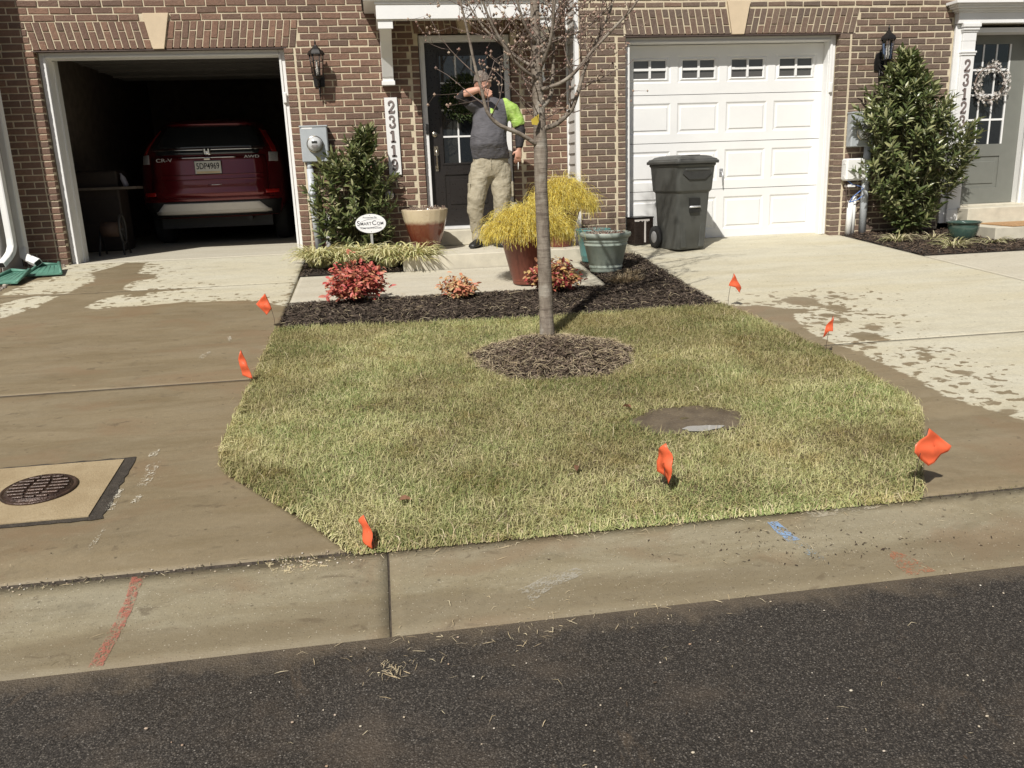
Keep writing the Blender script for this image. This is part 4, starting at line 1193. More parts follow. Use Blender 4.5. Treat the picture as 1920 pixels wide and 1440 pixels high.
mb = MB(); mb.box(-.26,.26,-.2,.2,0,1.0,.02)
for i in range(3): mb.box(-.25,.25,-.205,-.2,.05+i*.32,.33+i*.32,.01)
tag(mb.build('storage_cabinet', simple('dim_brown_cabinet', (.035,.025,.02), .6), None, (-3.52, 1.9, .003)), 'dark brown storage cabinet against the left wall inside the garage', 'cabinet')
t = thing('bottle', 'small pale bottle on the wall shelf left of the red car', 'bottle', (-3.17, 1.75, .80))
m = MB(); m.lathe([(.001,0),(.03,.0),(.034,.02),(.034,.11),(.012,.15),(.012,.17),(.001,.17)], 14, cap=False); o = m.build('bottle_body', simple('pale_lilac', (.36,.34,.38), .4), t); o.rotation_euler = (0, R(-18), 0)
mb = MB(); mb.box(-3.86, -3.02, 1.62, 1.92, .765, .798, .003); mb.box(-3.84, -3.80, 1.64, 1.9, .70, .765); tag(mb.build('shelf', dk), 'dark shelf holding a pale bottle, left of the red car', 'shelf')

# ------------------------------------------------------------------ beds
def inside(P, poly): return sdf_poly(P, poly)
BED = [(-.838,-3.245),(-.838,-2.47),(.15,-2.455),(1.25,-2.45),(1.96,-2.40),(1.96,-1.30),(2.12,-1.24),(2.14,-.48),(2.6,-.48),(2.622,-3.33),(1.1,-3.38)]
BED = [(-.838,-3.245),(-.838,-2.452),(1.962,-2.452),(1.962,-1.255),(2.12,-1.255),(2.14,-.70),(2.615,-1.10),(2.622,-3.33),(1.1,-3.38)]
BED2 = [(-.855,-.004),(-.838,-1.255),(.155,-1.255),(.155,-.004)]
BED2b = [(.10,-1.25),(.62,-1.25),(.62,-1.247)]
BED3 = [(5.27,-.475),(5.40,-1.85),(8.6,-1.853),(8.6,-1.305),(6.61,-1.30),(6.61,-.475)]
def bed_mesh(name, poly, z0, hump, step=.03, mat=None, ragm=.0):
    P = np.array(poly); a, b = P.min(0)-.05, P.max(0)+.05
    xs = np.arange(a[0], b[0], step); ys = np.arange(a[1], b[1], step)
    X, Y = np.meshgrid(xs, ys); Q = np.stack([X.ravel(), Y.ravel()], 1)
    d = sdf_poly(Q, poly)
    z = np.array([gz(y) for y in Q[:, 1]])+z0+hump*np.clip(d/.12, 0, 1)-.05*np.clip(-d/.03, 0, 1)
    z += np.array([noise.noise((x*9, y*9, 0))*.010+noise.noise((x*25, y*25, 3))*.006 for x, y in Q])*np.clip(d/.05, 0, 1)
    V = np.column_stack([Q, z]); nx = len(xs); ny = len(ys)
    id_ = np.arange(nx*ny).reshape(ny, nx)
    F = np.stack([id_[:-1, :-1], id_[:-1, 1:], id_[1:, 1:], id_[1:, :-1]], -1).reshape(-1, 4)
    F = F[(d[F] > -.015).all(1)]
    me = fast_mesh(name, V, F, smooth=True); me.materials.append(mat)
    o = obj(name, me); o['kind'] = 'structure'
    return o, (lambda x, y: gz(y)+z0+hump)
def scatter_pts(poly, n, seed=0, margin=0.0):
    r = np.random.RandomState(seed); P = np.array(poly); a, b = P.min(0)-abs(min(margin, 0)), P.max(0)+abs(min(margin, 0)); out = np.zeros((0, 2))
    while len(out) < n:
        q = r.uniform(a, b, (n*2, 2)); out = np.vstack([out, q[sdf_poly(q, poly) > margin]])
    return out[:n]
def strips(name, pts, z, length, width, mat, seed=0, tilt=.35, lift=.01, curl=.3):
    """flat shreds lying about: two-quad bent strips"""
    r = np.random.RandomState(seed); n = len(pts)
    L = r.uniform(*length, n); W_ = r.uniform(*width, n); a = r.uniform(0, 2*PI, n); t = r.normal(0, tilt, n)
    d = np.stack([np.cos(a)*np.cos(t), np.sin(a)*np.cos(t), np.sin(t)], 1)
    s_ = np.stack([-np.sin(a), np.cos(a), r.normal(0, .5, n)], 1); s_ /= np.linalg.norm(s_, axis=1)[:, None]
    bend = r.normal(0, curl, (n, 1))*L[:, None]*.5
    c = np.column_stack([pts, z+r.uniform(0, lift, n)])
    up = np.zeros((n, 3)); up[:, 2] = 1
    p0 = c-d*L[:, None]/2; p1 = c+up*abs(bend)*.5+s_*bend*.4; p2 = c+d*L[:, None]/2
    hw = W_[:, None]/2
    V = np.stack([p0-s_*hw*.5, p0+s_*hw*.5, p1-s_*hw, p1+s_*hw, p2-s_*hw*.4, p2+s_*hw*.4], 1).reshape(-1, 3)
    b = (np.arange(n)*6)[:, None]
    F = np.concatenate([b+np.array([[0, 1, 3, 2]]), b+np.array([[2, 3, 5, 4]])], 0)
    me = fast_mesh(name, V, F); me.materials.append(mat)
    return obj(name, me)
mulch_chip = island('mulch_shreds', [(.050,.036,.027),(.085,.063,.048),(.035,.026,.020),(.125,.095,.073),(.065,.048,.037),(.20,.16,.12)], .85, .25, perobj=False)
mulch_brown = island('aged_mulch', [(.075,.050,.036),(.12,.085,.062),(.055,.038,.028),(.17,.125,.09),(.09,.062,.045)], .9, .2, perobj=False)
straw_m = island('straw', [(.58,.48,.30),(.46,.36,.22),(.68,.59,.40),(.36,.27,.16)], .75, .3, perobj=False)
def mulch(poly, nm, z0, hump, n, seed, chip=mulch_chip, ln=(.02,.075), straw=0):
    o, zf = bed_mesh(nm, poly, z0, hump, mat=mulch_base)
    p = scatter_pts(poly, n, seed, -.012)
    dd = sdf_poly(p, poly)
    z = np.array([gz(y) for y in p[:, 1]])+z0+hump*np.clip(dd/.12, 0, 1)+.002
    tag(strips('mulch_shreds', p, z, ln, (.003,.011), chip, seed, .25, .016), kind='stuff')
    if straw:
        p = scatter_pts(poly, straw, seed+50, -.03); dd = sdf_poly(p, poly)
        z = np.array([gz(y) for y in p[:, 1]])+z0+hump*np.clip(dd/.12, 0, 1)+.014
        tag(strips('loose_straw', p, z, (.03,.09), (.0016,.0032), straw_m, seed+51, .2, .012, .5), kind='stuff')
mulch(BED, 'mulch_bed', .004, .022, 24000, 1, straw=900)
mulch(BED2, 'mulch_bed', .000, .014, 3000, 2, straw=30)
mulch(BED3, 'mulch_bed', .002, .016, 8000, 3, mulch_brown, straw=160)

# ------------------------------------------------------------------ lawn
LAWN = [(-.845,-3.24),(-.868,-5.50),(-.84,-5.66),(-.785,-5.80),(-.40,-6.31),(-.205,-6.585),(2.165,-6.592),(2.70,-5.80),(2.795,-5.60),(2.812,-4.98),(2.76,-4.2),(2.635,-3.33),(1.1,-3.375)]
RC = (1.035, -4.385, .525, .475)     # mulch ring
PC = (1.505, -5.63, .285, .185)      # mud patch
lb, _ = bed_mesh('lawn', LAWN, -.006, .018, .04, lawn_base)
def ell(P, c): return np.hypot((P[:, 0]-c[0])/c[2], (P[:, 1]-c[1])/c[3])
def grass(n, seed, hl, w_, mat, flat=.35, poly=LAWN, name='grass_blades', clump=0.0):
    r = np.random.RandomState(seed)
    p = scatter_pts(poly, int(n*1.15), seed, .004)
    ang = np.arctan2(p[:, 1]-RC[1], p[:, 0]-RC[0])
    wob = 1+.035*np.sin(ang*5)+.03*np.sin(ang*11+1)
    keep = (ell(p, RC) > wob) & (ell(p, PC) > 1+.06*np.sin(np.arctan2(p[:, 1]-PC[1], p[:, 0]-PC[0])*7))
    p = p[keep][:n]; n = len(p)
    dens = np.array([noise.noise((x*2.3, y*2.3, 7.7)) for x, y in p])
    L = r.uniform(hl[0], hl[1], n)*(1+.35*dens)
    a = r.uniform(0, 2*PI, n); el = np.clip(r.normal(flat, .33, n), .03, 1.4)
    z = np.array([gz(y) for y in p[:, 1]])+.008
    h = np.stack([np.cos(a), np.sin(a), np.zeros(n)], 1); up = np.array([[0, 0, 1.]])
    el2 = el-r.uniform(.2, .9, n)
    q1 = np.column_stack([p, z])+(h*np.cos(el)[:, None]+up*np.sin(el)[:, None])*(L*.55)[:, None]
    q2 = q1+(h*np.cos(el2)[:, None]+up*np.sin(el2)[:, None])*(L*.45)[:, None]
    q2[:, 2] = np.maximum(q2[:, 2], z+.002)
    tw = r.uniform(-.6, .6, n)
    s_ = np.stack([-np.sin(a), np.cos(a), tw], 1); s_ /= np.linalg.norm(s_, axis=1)[:, None]
    hw = (r.uniform(w_[0], w_[1], n)/2)[:, None]
    b0 = np.column_stack([p, z])
    V = np.stack([b0-s_*hw, b0+s_*hw, q1+s_*hw*.9, q1-s_*hw*.9, q2], 1).reshape(-1, 3)
    b = (np.arange(n)*5)[:, None]
    T = np.concatenate([b+np.array([[0,1,2]]), b+np.array([[0,2,3]]), b+np.array([[3,2,4]])], 0)
    me = fast_mesh(name, V, T); me.materials.append(mat)
    return tag(obj(name, me), kind='stuff')
green = [(.19,.26,.09),(.28,.33,.135),(.38,.41,.19),(.23,.30,.11),(.46,.46,.25)]
tan_ = [(.60,.55,.34),(.50,.47,.27),(.72,.66,.45),(.42,.41,.21),(.56,.54,.32)]
grass_green = island('green_grass', green, .6, .3, patch=[(.44,.43,.22),(.56,.52,.31),(.32,.35,.14),(.46,.45,.24),(.62,.57,.36)], ps=1.9, trans=.22, perobj=False, vary=True)
grass_tan = island('dry_grass', tan_, .7, .25, patch=[(.42,.37,.19),(.35,.34,.15),(.52,.46,.26),(.56,.51,.30)], ps=2.4, trans=.15, perobj=False, vary=True)
grass(150000, 11, (.028,.060), (.0018,.0034), grass_green, .78)
grass(105000, 12, (.030,.072), (.0015,.0030), grass_tan, .48)
def fringe(n, seed, poly, i0, i1, mat, ln=(.035, .085), name='grass_blades'):
    r = np.random.RandomState(seed); q = np.array(poly[i0:i1+1]); sg_ = np.diff(q, axis=0); L = np.hypot(sg_[:, 0], sg_[:, 1]); cum = np.concatenate([[0], np.cumsum(L)])
    t = r.uniform(0, cum[-1], n); k = np.clip(np.searchsorted(cum, t)-1, 0, len(L)-1); f = (t-cum[k])/L[k]
    p = q[k]+sg_[k]*f[:, None]; nr = np.stack([sg_[k][:, 1], -sg_[k][:, 0]], 1)/L[k][:, None]*-1
    p = p-nr*r.uniform(0, .03, n)[:, None]; cl_ = np.array([noise.noise((a*7, b*7, 2.2)) for a, b in p])
    a = np.arctan2(nr[:, 1], nr[:, 0])+r.normal(0, .8, n); ll = r.uniform(*ln, n)*(1+.7*cl_); el = r.uniform(.15, 1.1, n)
    h = np.stack([np.cos(a), np.sin(a), np.zeros(n)], 1); up = np.array([[0, 0, 1.]]); z = np.array([gz(y) for y in p[:, 1]])+.010
    b0 = np.column_stack([p, z]); q1 = b0+(h*np.cos(el)[:, None]+up*np.sin(el)[:, None])*(ll*.5)[:, None]; el2 = el-r.uniform(.6, 1.6, n)
    q2 = q1+(h*np.cos(el2)[:, None]+up*np.sin(el2)[:, None])*(ll*.5)[:, None]
    q2[:, 2] = np.maximum(q2[:, 2], np.array([gz(y) for y in q2[:, 1]])+.006)
    s_ = np.stack([-np.sin(a), np.cos(a), r.uniform(-.5, .5, n)], 1); hw = r.uniform(.001, .002, n)[:, None]
    V = np.stack([b0-s_*hw, b0+s_*hw, q1+s_*hw, q1-s_*hw, q2], 1).reshape(-1, 3); b = (np.arange(n)*5)[:, None]
    me = fast_mesh(name, V, np.concatenate([b+np.array([[0,1,2]]), b+np.array([[0,2,3]]), b+np.array([[3,2,4]])], 0)); me.materials.append(mat)
    return tag(obj(name, me), kind='stuff')
print('fringe side', sdf_poly(np.array([[0.0, -7.0]]), LAWN))
fringe(2400, 31, LAWN, 0, 11, grass_tan); fringe(2600, 32, LAWN, 0, 11, grass_green, (.03, .07)); fringe(1300, 33, LAWN, 5, 6, grass_green, (.03, .085)); fringe(260, 34, LAWN, 5, 6, straw_m, (.04, .10))
grass(9000, 14, (.05,.11), (.0016,.0030), straw_m, .18, name='thatch_straw')

# tree ring of mulch
def mound(name, c, h, mat, z0=.006):
    mb = MB(); rs = []
    for j in range(15):
        t = j/14; ring = []
        for i in range(72):
            a = 2*PI*i/72; wob = 1+.035*math.sin(a*5)+.03*math.sin(a*11+1)
            x = c[0]+c[2]*wob*t*math.cos(a); y = c[1]+c[3]*wob*t*math.sin(a)
            ring.append((x, y, gz(y)+z0+h*(1-t**2.2)+noise.noise((x*11, y*11, 1))*.012*(1 if t < .95 else 0)))
        rs.append(ring)
    mb.rings(rs, cap=False); o = mb.build(name, mat); return o
tag(mound('mulch_ring', RC, .060, mulch_base), kind='structure')
def ring_pts(n, seed, c, h, mx_=1.0, power=.5):
    r = np.random.RandomState(seed); a = r.uniform(0, 2*PI, n); t = r.uniform(0, 1, n)**power*mx_
    wob = 1+.035*np.sin(a*5)+.03*np.sin(a*11+1)
    p = np.stack([c[0]+c[2]*wob*t*np.cos(a), c[1]+c[3]*wob*t*np.sin(a)], 1)
    z = np.array([gz(y) for y in p[:, 1]])+.008+h*(1-np.minimum(t, 1)**2.2)
    return p, z
p, z = ring_pts(9500, 21, RC, .060, 1.0); tag(strips('mulch_shreds', p, z, (.02,.07), (.003,.010), island('ring_mulch', [(.085,.06,.044),(.13,.095,.07),(.06,.044,.032),(.19,.145,.11),(.27,.21,.155)], .9, .2, perobj=False), 22, .28, .018), kind='stuff')
p, z = ring_pts(2600, 23, RC, .060, 1.05, .33); tag(strips('loose_straw', p, z+.008, (.03,.09), (.0014,.0028), straw_m, 24, .25, .015, .6), kind='stuff')

# mud patch and its little puddle
mud = N('wet_mud'); mp = mud.pos()
mc_ = mud.mix(mud.ramp(mud.noise(mp, 12, 5), .35, .65), (.135,.105,.070), (.085,.064,.044))
mc_ = mud.mix(mud.ramp(mud.noise(mud.pos((1, 4, 1)), 50, 3), .62, .70, 0, .6), mc_, (.36,.29,.19))
mud_m = mud.out(color=mc_, rough=.45, spec=.5, normal=mud.bump(mud.noise(mp, 70, 4), .004))
mb = MB(); ringp = []
for i in range(60):
    a = 2*PI*i/60; wb = 1.06+.06*math.sin(a*7); x = PC[0]+PC[2]*wb*math.cos(a); y = PC[1]+PC[3]*wb*math.sin(a); ringp.append((x, y, gz(y)+.020))
mb.add(ringp+[(PC[0], PC[1], gz(PC[1])+.016)], [(i, (i+1) % 60, 60) for i in range(60)], True)
tag(mb.build('mud_patch', mud_m), kind='structure')
mb = MB(); zc = gz(-5.60)+.0195
pts = []
for i in range(40):
    a = 2*PI*i/40; wb = 1+.12*math.sin(a*3+1)+.06*math.sin(a*7); pts.append((1.53+.105*wb*math.cos(a), -5.755+.045*wb*math.sin(a), gz(-5.755)+.0235))
mb.add(pts, [tuple(range(40))])
water_m = N('puddle_water').out(color=(.10,.085,.065), rough=.03, spec=1.0, coat=1.0)
tag(mb.build('puddle', water_m), kind='structure')

# ------------------------------------------------------------------ tree
def bark_mat():
    n = N('tree_bark'); p = n.pos((1, 1, .35))
    a = n.noise(p, 26, 6, .65, .4)
    c = n.mix(n.ramp(a, .35, .65), (.16,.130,.102), (.28,.24,.195))
    ringn = n.noise(n.pos((.4, .4, 3.5)), 16, 4)
    c = n.mix(n.ramp(ringn, .55, .68, 0, .7), c, (.11,.085,.07))
    c = n.mix(n.ramp(n.noise(n.pos(), 7, 3), .58, .66, 0, .6), c, (.36,.33,.28))
    v = n.voro(n.pos((1, 1, 2.4)), 60)
    c = n.mix(n.ramp(v, .1, .2, .6, 0), c, (.38,.33,.27))
    return n.out(color=c, rough=.85, spec=.25, normal=n.bump(n.math('ADD', a, ringn), .006))
bark = bark_mat()
twig_m = simple('twig_bark', (.20,.15,.125), .8, var=.25, vs=40)
bud_m = island('bud_scales', [(.26,.15,.12),(.36,.27,.20),(.22,.12,.10),(.42,.34,.25),(.18,.12,.10)], .7, perobj=False)
T0 = Vector((1.085, -3.94, gz(-3.94)+.03))
tree = thing('young_tree', 'bare young street tree with a straight trunk rising from the mulch ring in the lawn', 'tree', T0)
tr = random.Random(12)
trunk_pts = [(0,0,-.06),(0,0,0),(-.002,.003,.12),(-.006,.004,.45),(-.012,.004,.80),(-.016,.01,1.05),(-.010,.015,1.25),(-.014,.02,1.50),(-.022,.03,1.80),(-.02,.04,2.2),(-.01,.05,2.8),(.01,.05,3.5),(.02,.05,4.2),(.02,.04,4.8)]
trunk_r = [.060,.054,.050,.0475,.0450,.0430,.047,.0400,.0350,.030,.024,.017,.010,.004]
m = MB(); m.tube(trunk_pts, trunk_r, 18); 
m.build('trunk', bark, tree)
buds = MB(); twigs = MB()
def at_trunk(z):
    zs_ = [p[2] for p in trunk_pts]
    return Vector((float(np.interp(z, zs_, [p[0] for p in trunk_pts])), float(np.interp(z, zs_, [p[1] for p in trunk_pts])), z))
def bud(p, s_=.007):
    p = Vector(p); s_ *= tr.uniform(.7, 1.5)
    v = [p+Vector(q)*s_ for q in ((1,0,.2),(0,1,.1),(-1,0,.2),(0,-1,-.1),(0,0,1.4),(0,0,-1))]
    buds.add(v, [(0,1,4),(1,2,4),(2,3,4),(3,0,4),(1,0,5),(2,1,5),(3,2,5),(0,3,5)])
def twig(p, d, L, r, depth):
    d = Vector(d).normalized(); n = max(3, int(L/.07)); pts = [Vector(p)]; rad = [r]
    dirn = d.copy()
    for i in range(n):
        dirn = (dirn+Vector((tr.gauss(0, .16), tr.gauss(0, .16), tr.gauss(.05, .12)))).normalized()
        pts.append(pts[-1]+dirn*L/n); rad.append(r*(1-.7*(i+1)/n))
    twigs.tube(pts, rad, 5 if depth < 2 else 4)
    if r < .008:
        for q in pts[1:]:
            if tr.random() < .30: bud(q+Vector((tr.gauss(0, .004), tr.gauss(0, .004), tr.gauss(0, .004))), .0050)
        if tr.random() < .75: bud(pts[-1], .0072)
        if tr.random() < .15:
            for _ in range(3): bud(pts[-1]+Vector((tr.gauss(0, .008), tr.gauss(0, .008), tr.gauss(0, .008))), .007)
    if depth < 3 and L > .10:
        k = tr.randint(1, 3) if depth else tr.randint(2, 4)
        for _ in range(k):
            i = tr.randint(1, len(pts)-1); t = (pts[i]-pts[i-1]).normalized()
            side = Vector((tr.gauss(0, 1), tr.gauss(0, 1), tr.gauss(.3, .7))).normalized()
            twig(pts[i], t*.7+side*.8, L*tr.uniform(.35, .65), max(.0016, rad[i]*.55), depth+1)
def branch(pts, r0, r1, name='branch', ntw=7, tl=(.14,.34)):
    P = [Vector(q) for q in pts]
    # smooth
    Q = []
    for i in range(len(P)-1):
        a = P[max(i-1, 0)]; b = P[i]; c = P[i+1]; d = P[min(i+2, len(P)-1)]
        for t in np.linspace(0, 1, 6)[:-1]:
            Q.append(.5*((2*b)+(c-a)*t+(2*a-5*b+4*c-d)*t*t+(3*b-a-3*c+d)*t**3))
    Q.append(P[-1])
    rad = [r0+(r1-r0)*(i/(len(Q)-1))**.8 for i in range(len(Q))]
    rad = [x*(1+tr.uniform(-.06, .06)) for x in rad]
    m = MB(); m.tube(Q, rad, 9); m.build(name, bark, tree)
    for _ in range(ntw):
        i = tr.randint(int(len(Q)*.25), len(Q)-1); t = (Q[i]-Q[i-1]).normalized()
        side = Vector((tr.gauss(0, 1), tr.gauss(0, .8), tr.gauss(.2, .7))).normalized()
        twig(Q[i], t*.6+side*.8, tr.uniform(*tl), max(.0028, rad[i]*.42), 0)
    twig(Q[-1], Q[-1]-Q[-2], .28, r1, 0)
# limbs measured at the tree's own depth (local to the trunk base; z from the ground)
z0 = -T0.z
def L_(x, z, y=0.0): return (x-T0.x, y, z-T0.z)
branch([L_(1.045,.985),L_(.93,1.055,-.02),L_(.79,1.115,-.04),L_(.715,1.20,-.05),L_(.685,1.33,-.05),L_(.655,1.45,-.04),L_(.61,1.70,-.03),L_(.56,1.95,-.02)], .0165, .007, ntw=6)
branch([L_(1.10,1.085),L_(1.19,1.115,.02),L_(1.29,1.20,.03),L_(1.345,1.32,.04),L_(1.39,1.45,.05),L_(1.47,1.62,.05),L_(1.56,1.80,.04),L_(1.62,2.0,.03)], .020, .008, ntw=9)
branch([L_(1.09,1.33),L_(1.20,1.36,-.05),L_(1.29,1.42,-.08),L_(1.38,1.52,-.10),L_(1.52,1.66,-.14),L_(1.66,1.80,-.18),L_(1.74,1.95,-.2)], .015, .006, ntw=9)
branch([L_(1.06,1.40),L_(.99,1.43,-.04),L_(.90,1.50,-.08),L_(.80,1.64,-.11),L_(.72,1.80,-.13),L_(.68,1.95,-.14)], .014, .006, ntw=9)
branch([L_(1.05,1.47),L_(.97,1.52,.06),L_(.86,1.62,.12),L_(.74,1.74,.16),L_(.64,1.90,.18)], .012, .005, ntw=8)
branch([L_(1.09,1.55),L_(1.16,1.62,.05),L_(1.20,1.72,.07),L_(1.27,1.84,.09),L_(1.36,2.05,.10)], .015, .007, ntw=7)
branch([L_(1.08,1.45,.02),L_(1.13,1.60,-.10),L_(1.15,1.80,-.16),L_(1.17,2.05,-.2)], .014, .006, ntw=7)
branch([L_(1.09,1.22),L_(1.16,1.30,.05),L_(1.19,1.50,.10),L_(1.20,1.75,.12),L_(1.20,2.0,.14)], .016, .008, ntw=6)
branch([L_(1.05,1.62),L_(.98,1.72,-.05),L_(.93,1.86,-.08),L_(.90,2.05,-.09)], .012, .006, ntw=6)
branch([L_(1.08,1.62),L_(1.25,1.66,.08),L_(1.42,1.72,.14),L_(1.60,1.86,.2)], .010, .005, ntw=8)
twig(L_(.72,1.22,-.05), (-.85,.0,.62), .42, .0040, 1)
twig(L_(.66,1.42,-.04), (-.80,.0,.70), .46, .0040, 1)
twig(L_(1.40,1.35,.04), (.95,.0,.18), .40, .0042, 1)
twig(L_(1.30,1.18,.03), (.9,-.1,.15), .30, .0040, 1)
twig(L_(1.10,1.05,.0), (.25,-.2,.8), .22, .0035, 1)
for i in range(30):
    zz = tr.uniform(1.28, 2.05)+.15; a = tr.uniform(0, 2*PI)
    twig(at_trunk(zz), (math.cos(a), math.sin(a)*.8, tr.uniform(.15, .8)), tr.uniform(.18, .42), .0042, 1)
for i in range(16):                                     # the crown above the frame, it casts the branch shadows
    zz = 2.3+i*.155; a = i*2.4; L = (1.15-.055*i)*tr.uniform(.8, 1.05)
    b = at_trunk(zz); d = Vector((math.cos(a)*.62, math.sin(a)*.62, .78)).normalized()
    branch([b, b+d*L*.33+Vector((0,0,-.03)), b+d*L*.66, b+d*L+Vector((0,0,.05))], .016-.0006*i, .005, ntw=6)
o = twigs.build('twigs', twig_m, tree); o['kind'] = 'stuff'
o = buds.build('buds', bud_m, tree); o['kind'] = 'stuff'
tg = MB(); tg.add([(-.030,-.052,1.475),(-.085,-.070,1.440),(-.080,-.072,1.41),(-.045,-.062,1.405),(-.030,-.053,1.43)], [(0,1,2,3,4)])
tg.v = [(a, b, c+.015) for a, b, c in tg.v]
o = tg.build('tag', simple('yellow_tag', (.55,.42,.06), .5), tree); s_ = o.modifiers.new('t', 'SOLIDIFY'); s_.thickness = .0015

# ------------------------------------------------------------------ leafy plants
def leaf_mesh(L, W_, fold=.18, droop=.15, nm='leaf'):
    v = []; f = []
    ts = (0, .25, .55, .82, 1.0); ws = (.12, .85, 1.0, .6, .02)
    for t, q in zip(ts, ws):
        z = -droop*L*t*t
        v += [(-W_/2*q, L*t, z+fold*W_*q), (0, L*t, z), (W_/2*q, L*t, z+fold*W_*q)]
    for i in range(4):
        a = i*3; f += [(a, a+1, a+4, a+3), (a+1, a+2, a+5, a+4)]
    me = bpy.data.meshes.new(nm); me.from_pydata(v, [], f); me.update(); return me
def orient(d, up_hint, roll=0.0):
    y = Vector(d).normalized(); z = Vector(up_hint)-y*Vector(up_hint).dot(y)
    if z.length < 1e-4: z = y.orthogonal()
    z.normalize(); x = y.cross(z)
    M_ = Matrix((x, y, z)).transposed()
    if roll: M_ = M_ @ Matrix.Rotation(roll, 3, 'Y')
    return M_
def add_leaf(mb, me, p, M_, s_):
    mb.add([p+M_@(v.co*s_) for v in me.vertices], [tuple(q.vertices) for q in me.polygons])
laurel_cols = [(.060,.088,.028),(.085,.112,.036),(.120,.150,.052),(.060,.085,.026),(.20,.215,.090),(.36,.36,.19),(.12,.15,.05),(.18,.20,.075),(.27,.27,.12)]
laurel_m = island('laurel_leaf', laurel_cols, .33, .5, trans=.08)
laurel_m.node_tree.nodes['Principled BSDF'].inputs['Coat Weight'].default_value = .15
stem_m = simple('green_brown_stem', (.07,.065,.03), .7, var=.2)
def laurel(x, y, label, env, nsh, seed, height, leaf_l=.105):
    """env(z/h) -> (centre offset x, half width x, half depth y)"""
    r = random.Random(seed)
    t = thing('laurel_shrub', label, 'shrub', (x, y, gz(y)), 0, 'evergreen laurel shrubs by the garages')
    protos = [leaf_mesh(leaf_l*k, leaf_l*.29*k, .16, dr) for k, dr in ((1.0,.1),(.85,.3),(1.12,.2))]
    for me in protos: me.materials.append(laurel_m)
    cand = []; st = MB()
    for i in range(nsh):
        zf = r.uniform(.06, 1)**.85; o_, hw, hd = env(zf)
        a = r.uniform(0, 2*PI); rad = r.uniform(.10, 1)**.5
        if i % 7 == 0: rad *= r.uniform(1.02, 1.15)
        tip = Vector((o_+hw*rad*math.cos(a), hd*rad*math.sin(a), zf*height+(r.uniform(0, .09) if i % 5 == 0 else 0)))
        out = Vector((math.cos(a)*rad, math.sin(a)*rad*.8, .75+.6*zf)).normalized()
        Ls = r.uniform(.13, .24); base = tip-out*Ls
        root = Vector((r.uniform(-.08, .08), r.uniform(-.06, .06), .0))
        mid = root*.4+base*.6+Vector((0, 0, -.05))
        if i % 5 == 0: st.tube([root, mid, base, tip], [.007, .005, .003, .002], 5)
        else: st.tube([base*.85+mid*.15, base, tip], [.003, .003, .002], 4)
        n = r.randint(11, 16)
        for k in range(n):
            q = k/(n-1); p = base+(tip-base)*(q**.8)
            az = k*2.4+r.uniform(-.3, .3); px_ = out.orthogonal().normalized(); py_ = out.cross(px_)
            open_ = 1.25-.85*q+r.uniform(-.2, .2)
            d = out*math.cos(open_)+(px_*math.cos(az)+py_*math.sin(az))*math.sin(open_)
            cand.append((p, orient(d, out, r.uniform(-.4, .4)), r.uniform(.65, 1.1)*(1-.2*q), r.randint(0, 2)))
    st.build('stems', stem_m, t)['kind'] = 'stuff'
    cand.sort(key=lambda c: c[0].y-.25*c[0].z)
    rest = MB()
    for i, (p, M_, s_, k) in enumerate(cand):
        if i < 290:
            o = obj('leaf', protos[k], t, p); o.rotation_euler = M_.to_euler(); o.scale = (s_,)*3
        else: add_leaf(rest, protos[k], p, M_, s_)
    rest.build('foliage', laurel_m, t)['kind'] = 'stuff'
    return t
def envL(z):
    ks = (0, .15, .4, .6, .75, .88, 1.0); o_ = (.02, 0, -.02, .0, .04, .14, .20); w_ = (.30, .44, .50, .44, .38, .20, .07)
    return float(np.interp(z, ks, o_)), float(np.interp(z, ks, w_)), float(np.interp(z, ks, w_))*.52
laurel(-.32, -.34, 'laurel shrub with pointed dark leaves behind the white oval yard sign', envL, 250, 5, 1.33, .118)
def envR(z):
    ks = (0, .10, .25, .40, .52, .64, .76, .88, 1.0); o_ = (0, 0, .0, .02, .03, -.06, -.14, -.17, -.18); w_ = (.14, .28, .48, .66, .76, .68, .50, .25, .07)
    return float(np.interp(z, ks, o_)), float(np.interp(z, ks, w_)), float(np.interp(z, ks, w_))*.62
laurel(5.93, -.76, 'tall wide laurel shrub between the closed garage and the grey front door', envR, 520, 6, 1.98, .118)

